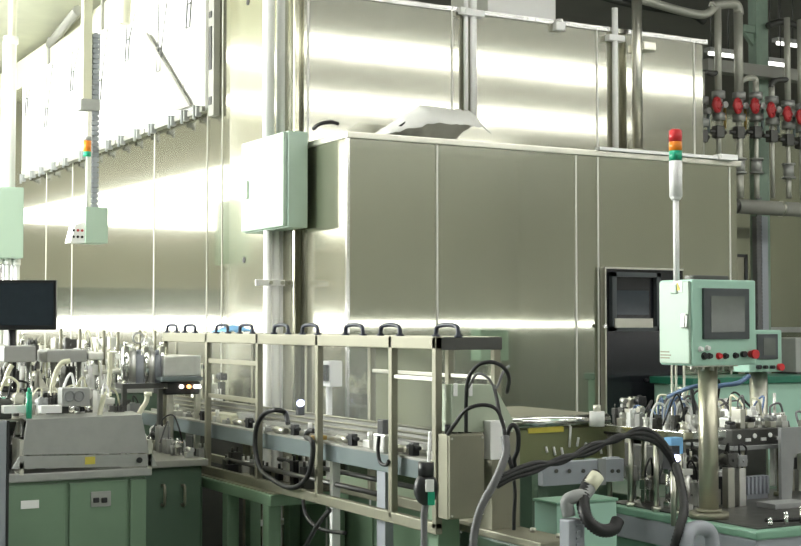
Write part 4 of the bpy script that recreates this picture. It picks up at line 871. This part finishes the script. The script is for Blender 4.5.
# monitor on the machine
mc = at(14, 305, 7.0)
mo = thing('monitor', (mc.x, mc.y + .03, 1.262), 'black flat monitor standing at the left edge of the machine', 'monitor')
Rm = Matrix.Rotation(-.42, 3, 'Z'); hh = (at(14, 280, 7.0).z - at(14, 330, 7.0).z) / 2; hw = .215
MB().box(mc, (2 * hw, .035, 2 * hh), rot=Rm, bev=.006).build('housing', 'black', mo)
MB().box(mc + Rm @ V3((0, -.018, .004)), (2 * hw - .03, .004, 2 * hh - .04), rot=Rm).build('screen', 'screen2', mo)
MB().cyl((mc.x, mc.y + .03, 1.262), (mc.x, mc.y + .03, mc.z), .022, 14).build('stand', 'black', mo)
MB().cyl((mc.x, mc.y + .03, 1.262), (mc.x, mc.y + .03, 1.275), .09, 20).build('foot', 'black', mo)
a = at(0, 421, 6.2); b = at(10, 462, 6.2)
o = thing('side_panel', (a.x, a.y, b.z), 'pale blue-grey upright panel with a black edge at the lower left picture border', 'panel')
MB().bb((a.x - .2, a.y, 0), (b.x - .012, a.y + .02, a.z), bev=.003).build('sheet', 'lav', o); MB().bb((b.x - .012, a.y - .004, 0), (b.x, a.y + .024, a.z), bev=.002).build('edge', 'black', o)
# ------------------------------------------------------------------ posts, boxes and pipes at far left
def hang(px, w_px, py0, py1, D, name, m, label, cat, sq=False, group=None):
    a, b = at(px, py0, D), at(px, py1, D); r = w_px / 2 * D / FPX
    k = MB()
    if sq: k.bb((a.x - r, a.y - r, b.z), (a.x + r, a.y + r, a.z), bev=.004)
    else: k.cyl((a.x, a.y, b.z), (a.x, a.y, a.z), r, 16)
    return k
DL = 11.0
p = at(14, 187, DL); p2 = at(14, 258, DL)
o = thing('wall_box', (p.x, p.y, p2.z), 'pale green electrical box on white conduits at the far left', 'electrical box')
MB().bb((p.x - .14, p.y, p2.z), (p.x + .08, p.y + .5, p.z), bev=.006).build('body', 'pale', o)
MB().bb((p.x - .155, p.y + .015, p2.z + .01), (p.x - .138, p.y + .485, p.z - .01), bev=.004).build('door', 'pale', o)
MB().bb((p.x - .17, p.y + .38, p2.z + .2), (p.x - .155, p.y + .41, p2.z + .3), bev=.004).build('handle', 'steel', o)
g3 = 'far left ceiling posts'
o = thing('ceiling_post', (p.x, p.y + .2, p.z), 'leftmost ivory ceiling post, running down to the far left green box', 'post', g3)
MB().cyl((p.x + .02, p.y + .2, 3.9), (p.x + .02, p.y + .2, ZC), .035, 16).build('upper_pipe', 'ivory', o)
MB().cyl((p.x, p.y + .2, p.z), (p.x, p.y + .2, 3.92), .055, 18).build('lower_pipe', 'white', o); MB().cyl((p.x + .01, p.y + .2, 3.9), (p.x + .01, p.y + .2, 3.96), .06, 18).build('coupling', 'white', o)
for i in range(3):
    x = p.x - .07 + i * .07; o = thing('conduit', (x, p.y + .2, 0), ('left', 'middle', 'right')[i] + ' white conduit below the far left green box', 'conduit', 'far left conduits')
    MB().cyl((x, p.y + .2, 0), (x, p.y + .2, p2.z), .03, 14).build('pipe', 'white', o)
    MB().cyl((x, p.y + .2, p2.z - .05), (x, p.y + .2, p2.z), .036, 14).build('gland', 'white', o)
# middle post with small controller
DM = 9.6
pt = at(95, 207, DM); pbt = at(95, 243, DM)
kx0, kx1 = at(84, 225, DM), at(105, 225, DM)
o = thing('ceiling_post', (pt.x, pt.y + .1, pt.z), 'ivory square ceiling post with a grey cable chain ending at the small control box', 'post', g3)
zj = at(95, 100, DM).z
MB().bb((pt.x - .07, pt.y + .08, zj), (pt.x - .005, pt.y + .145, ZC), bev=.004).build('upper_post', 'ivory', o)
k = MB()
n = 34; z0 = pt.z; z1 = zj + .5
for i in range(n): z = z0 + (z1 - z0) * i / n; k.bb((pt.x + .0, pt.y + .08, z), (pt.x + .05, pt.y + .14, z + (z1 - z0) / n * .75), bev=.003)
k.bb((pt.x + .012, pt.y + .09, z0), (pt.x + .04, pt.y + .13, z1)); k.build('cable_chain', 'lav', o)
MB().bb((pt.x - .03, pt.y + .09, pt.z), (pt.x - .002, pt.y + .13, zj + .02)).build('lower_rail', 'steel', o)
MB().bb((pt.x - .09, pt.y + .06, zj - .06), (pt.x + .05, pt.y + .16, zj + .02), bev=.006).build('joint', 'lgrey', o)
o = thing('control_box', (pt.x, pt.y + .1, pbt.z), 'small pale green control box with a tilted white button face, hanging on the ivory post', 'control box')
bx1_ = at(105, 225, DM)
MB().bb((kx0.x, pt.y, pbt.z), (kx0.x + .16, pt.y + .2, pt.z), bev=.005).build('body', 'pale', o)
fa = MB(); fa.prism([(kx0.x - .10, pt.y + .02, pbt.z), (kx0.x, pt.y + .02, pbt.z), (kx0.x, pt.y + .02, pbt.z + .15), (kx0.x - .07, pt.y + .02, pbt.z + .12)], (0, .15, 0)); fa.build('button_face', 'white', o)
for i in range(3):
    for z, m in ((.04, 'black'), (.085, 'redwheel')): MB().cyl((kx0.x - .08 + i * .03, pt.y + .012, pbt.z + z), (kx0.x - .08 + i * .03, pt.y + .022, pbt.z + z), .009, 10).build('button', m if i else 'black', o)
ls = at(87, 200, DM); lt = at(87, 156, DM)
sg = thing('signal_lamp', (kx0.x + .02, pt.y + .05, pt.z), 'small orange and green signal lamp on a thin rod above the hanging control box', 'signal lamp')
X_, Y_ = kx0.x + .02, pt.y + .05
MB().cyl((X_, Y_, pt.z), (X_, Y_, lt.z), .008, 10).build('rod', 'white', sg)
zz = [at(87, y, DM).z for y in (156, 151, 140, 136)]
MB().cyl((X_, Y_, zz[0]), (X_, Y_, zz[1]), .028, 18).build('lens', 'glens', sg, 'green lens')
MB().cyl((X_, Y_, zz[1]), (X_, Y_, zz[2]), .028, 18).build('lens', 'orange', sg, 'orange lens')
MB().cyl((X_, Y_, zz[2]), (X_, Y_, zz[3]), .029, 18).build('cap', 'lgrey', sg)
q = at(125, 24, 10.2); tag(MB().cyl((q.x, q.y, q.z), (q.x, q.y, ZC), .045, 14).build('ceiling_post', 'ivory'), 'short ivory ceiling post in front of the white wall panels', 'post', g3)
# ------------------------------------------------------------------ pipework at right
RY_ = 8.5
def ry(px, py, y=RY_): return ony(px, py, y)
def riser(px, ytop, wtop, label, wheel=True, wl=9, low=198, collar=None, yv=108, ytop2=None):
    top, bot = ry(px, ytop), ry(px, low); x = ry(px, yv).x; d = (RY_ ** 2 + x * x) ** .5 / FPX
    o = thing('valve_riser', (x, RY_, bot.z), label, 'pipe with valve', 'valve risers on the right wall')
    zv = ry(px, yv).z
    MB().cyl((x, RY_, zv + .08), (x, RY_, top.z), wtop * d / 2, 14).build('upper_pipe', 'pipe', o)
    MB().cyl((x, RY_, bot.z), (x, RY_, zv - .1), wtop * d * .36, 12).build('lower_pipe', 'pipe', o)
    k = MB(); k.cyl((x, RY_, zv + .06), (x, RY_, zv + .12), .055, 16); k.cyl((x, RY_, zv - .12), (x, RY_, zv - .06), .055, 16); k.cyl((x, RY_, zv - .07), (x, RY_, zv + .07), .035, 14); k.cyl((x, RY_ - .09, zv), (x, RY_, zv), .026, 12); k.build('valve_body', 'lgrey', o)
    if wheel:
        xw = x - .115; zv -= .015; k = MB(); k.torus((xw, RY_ - .11, zv), .052, .017, (-.4, 1, 0), 20, 8); k.cyl((xw, RY_ - .125, zv), (xw, RY_ - .08, zv), .026, 12)
        for a in range(3): an = a * PI / 3; dv = V3((math.cos(an) * .9, .0, math.sin(an))) * .05; k.cyl(V3((xw, RY_ - .11, zv)) - dv, V3((xw, RY_ - .11, zv)) + dv, .016, 8)
        k.build('handwheel', 'redwheel', o)
    k = MB(); k.bb((x - .05, RY_ - .04, zv - .25), (x + .03, RY_ + .03, zv - .15), bev=.008); k.cyl((x - .1, RY_, zv - .2), (x + .07, RY_, zv - .2), .018, 10); k.build('strainer', 'dark', o)
    MB().cyl((x + .05, RY_ - .02, zv - .17), (x + .05, RY_ - .02, zv + .02), .012, 10).build('gauge_tube', 'brass' if px % 2 else 'slate', o)
    if collar:
        z = ry(px, collar).z; k = MB(); k.cyl((x, RY_, z - .05), (x, RY_, z + .05), .045, 14); k.cyl((x, RY_, z - .065), (x, RY_, z - .05), .058, 14); k.cyl((x, RY_, z + .05), (x, RY_, z + .065), .058, 14); k.build('union', 'lgrey', o)
        MB().cyl((x, RY_, bot.z), (x, RY_, z - .05), wtop * d * .45, 12).build('drop_pipe', 'pipe', o)
    return o
riser(702, 72, 6, 'valve pipe without a red wheel, leftmost of the risers beside the booth', wheel=False, low=158, yv=112)
riser(718.5, 3, 7, 'valve riser with the leftmost red handwheel', low=158, yv=106)
riser(739, 12, 9, 'valve riser with the second red handwheel, its thick pipe bending over at the top', collar=166, yv=107)
riser(756, 82, 6, 'valve riser with the third red handwheel, just before the sage green column', collar=166, yv=107)
riser(772, 86, 6, 'valve riser with the fourth red handwheel, just right of the sage green column', yv=111)
riser(788, 18, 6, 'valve riser with the fifth red handwheel, running up past the beam', collar=171, yv=115)
riser(801, 20, 6, 'valve riser with the rightmost red handwheel, at the picture edge', yv=118)
# overhead pipes
def ov(pts, r, m, label, y=RY_):
    return cable('overhead_pipe', [ry(px, py, y) for px, py in pts], r, m, label, 'overhead pipes', cat='pipe', n=12, sub=6)
ov([(636, -2), (660, 5), (690, 13), (706, 14), (718, 4)], .035, 'pipe', 'overhead steel pipe sloping from the thick wall pipe to the leftmost red valve')
ov([(712, 6), (724, 4), (734, 4), (738, 8), (739, 15)], .04, 'pipe', 'overhead pipe elbow above the second red valve')
ov([(600, -4), (625, 3), (660, 9), (692, 15), (704, 22)], .03, 'dark', 'dark overhead pipe under the ceiling above the tall wall', 8.62)
ov([(703, 74), (706, 72), (712, 74), (719, 72)], .022, 'dark', 'short dark loop pipe beside the leftmost valve pipe')
ov([(739, 82), (748, 78), (755, 79), (756, 84)], .025, 'pipe', 'short pipe bend joining the second and third red valves')
ov([(771, 88), (773, 82), (780, 80), (788, 80)], .025, 'dark', 'short dark pipe bend between the fourth and fifth red valves')
ov([(768, 26), (780, 22), (792, 24), (806, 30)], .03, 'dark', 'dark overhead pipe right of the sage green column top', 8.9)
# big horizontal pipe
a, b = ry(733, 206, 8.4), ry(815, 210, 8.4)
o = thing('header_pipe', ((a.x + b.x) / 2, 8.4, a.z - .06), 'fat dark grey horizontal header pipe below the red valves', 'pipe')
MB().cyl((a.x, 8.4, a.z), (b.x + 1.5, 8.4, a.z), .06, 22).build('pipe', 'concrete', o); MB().cyl((a.x - .01, 8.4, a.z), (a.x + .03, 8.4, a.z), .066, 22).build('end_cap', 'dark', o)
q = ry(780, 207, 8.4); MB().cyl((q.x, 8.4, a.z), (q.x + .02, 8.4, a.z), .064, 22).build('joint_ring', 'steel', o)
# sage green column and grey ribbed duct under it
YC = 8.95
a, b = ony(756, 18, YC), ony(768, 18, YC)
o = thing('steel_column', ((a.x + b.x) / 2, YC, 0), 'sage green steel column with a bracket arm, behind the red valves', 'column')
MB().bb((a.x, YC, 0), (b.x, YC + .1, ZC), bev=.004).build('shaft', 'colgreen', o)
k = MB(); p0, p1 = ony(745, 24, YC), ony(757, 33, YC); k.bb((p0.x, YC + .01, p1.z), (p1.x, YC + .09, p0.z), bev=.004); k.prism([(p1.x, YC + .03, p1.z - .12), (p1.x, YC + .03, p1.z), (p0.x + .02, YC + .03, p1.z)], (0, .04, 0)); k.build('bracket_arm', 'colgreen', o)
a, b = ony(757, 216, 8.7), ony(769, 335, 8.7)
o = thing('cable_duct', ((a.x + b.x) / 2, 8.7, b.z - .6), 'grey slotted cable duct dropping below the header pipe', 'cable duct')
o.location.z = 0; k = MB(); k.bb((a.x + .055, 8.7, 0), (b.x, 8.76, a.z), bev=.003)
k.build('duct_side', 'lav', o); k = MB(); k.bb((a.x, 8.71, 0), (a.x + .055, 8.76, a.z))
for i in range(60): k.bb((a.x, 8.70, .9 + i * .03), (a.x + .055, 8.712, .9 + i * .03 + .018))
k.build('slotted_face', 'gcable', o)
# crossing beam with fluorescent battens
a, b = ony(708, 58, 8.8), ony(708, 70, 8.8)
tag(MB().bb((a.x, 8.8, b.z), (a.x + 6, 8.92, a.z), bev=.005).build('cross_beam', 'concrete'), 'grey horizontal steel beam crossing behind the valve risers', 'beam')
for i, (p0, p1, py, l) in enumerate(((710, 736, 51, 'lit batten lamp left of the sage green column'), (769, 788, 61, 'lit batten lamp right of the sage green column'), (778, 800, 41, 'lit batten lamp high at the upper right corner'))):
    y = 9.0 + (i == 2) * .35; a, b = ony(p0, py, y), ony(p1, py, y); o = thing('batten_lamp', ((a.x + b.x) / 2, y, a.z), l, 'lamp', 'batten lamps at upper right')
    MB().bb((a.x, y, a.z), (b.x, y + .08, a.z + .04), bev=.004).build('housing', 'lgrey', o); MB().cyl((a.x + .01, y + .02, a.z - .015), (b.x - .01, y + .02, a.z - .015), .018, 12).build('tube', 'lamp', o)
    for x in (a.x + .05, b.x - .05): MB().cyl((x, y + .04, a.z + .03), (x, y + .04, ZC), .006, 6).build('hanger', 'dark', o)
a, b = ony(735, 254, 7.6), ony(748, 290, 7.6)
o = thing('door_frame', ((a.x + b.x) / 2, 7.6, 0), 'black angle frame with an olive panel at the right end of the booth', 'frame')
k = MB(); k.bb((a.x, 7.6, a.z - .02), (b.x, 7.64, a.z)); k.bb((b.x - .025, 7.6, 0), (b.x, 7.64, a.z)); k.build('angle', 'black', o)
MB().bb((a.x, 7.61, 0), (b.x - .026, 7.63, a.z - .02)).build('panel', 'rail', o)
o = thing('wall_light_line', (9.5, 9.5, 1.5), 'pale strip for the bright line of light along the right back wall behind the cabinet', 'light strip')  # pale strip added where a bright line of light runs along the wall
MB().bb((7.6, 9.5, 1.53), (14.8, 9.6, 1.58), bev=.005).build('pale_strip', 'lgrey', o)
for x in (8., 10., 12.): MB().bb((x, 9.52, 1.43), (x + .04, 9.6, 1.53)).build('bracket', 'lgrey', o)

# fittings on the dark cabinet and a further machine behind the left one
cluster(DARKCAB, (3.1, 8.22), (3.39, 9.58), 3, 9, 1.0, .1, .34, 51, skip=.1, tubes=.25, tmat=('gcable', 'cable', 'ivory'))
rr = thing('assembly_machine', (2.6, 9.1, 0), 'lower machine covered in small fittings behind the left machine, before the long steel wall', 'machine')
MB().bb((2.0, 8.62, 0), (3.04, 9.6, 1.16), bev=.01).build('base', 'dgreen', rr)
MB().bb((1.98, 8.60, 1.16), (3.06, 9.62, 1.19), bev=.005).build('table_top', 'lgrey', rr)
cluster(rr, (2.0, 8.63), (3.03, 9.55), 12, 5, 1.19, .1, .36, 52, skip=.05, tubes=.35, tmat=('ivory', 'white', 'gcable', 'cable'))
# ------------------------------------------------------------------ light and view
w = bpy.data.worlds.new('world'); bpy.context.scene.world = w; w.use_nodes = True
w.node_tree.nodes['Background'].inputs[0].default_value = (.8, .85, .9, 1); w.node_tree.nodes['Background'].inputs[1].default_value = .3
sc = bpy.context.scene
sc.view_settings.view_transform = 'Standard'; sc.view_settings.look = 'None'; sc.view_settings.gamma = 1; sc.view_settings.use_curve_mapping = False
sc.view_settings.exposure = 0.15
sc.cycles.use_denoising = True; sc.cycles.max_bounces = 8; sc.cycles.diffuse_bounces = 3; sc.cycles.transparent_max_bounces = 12
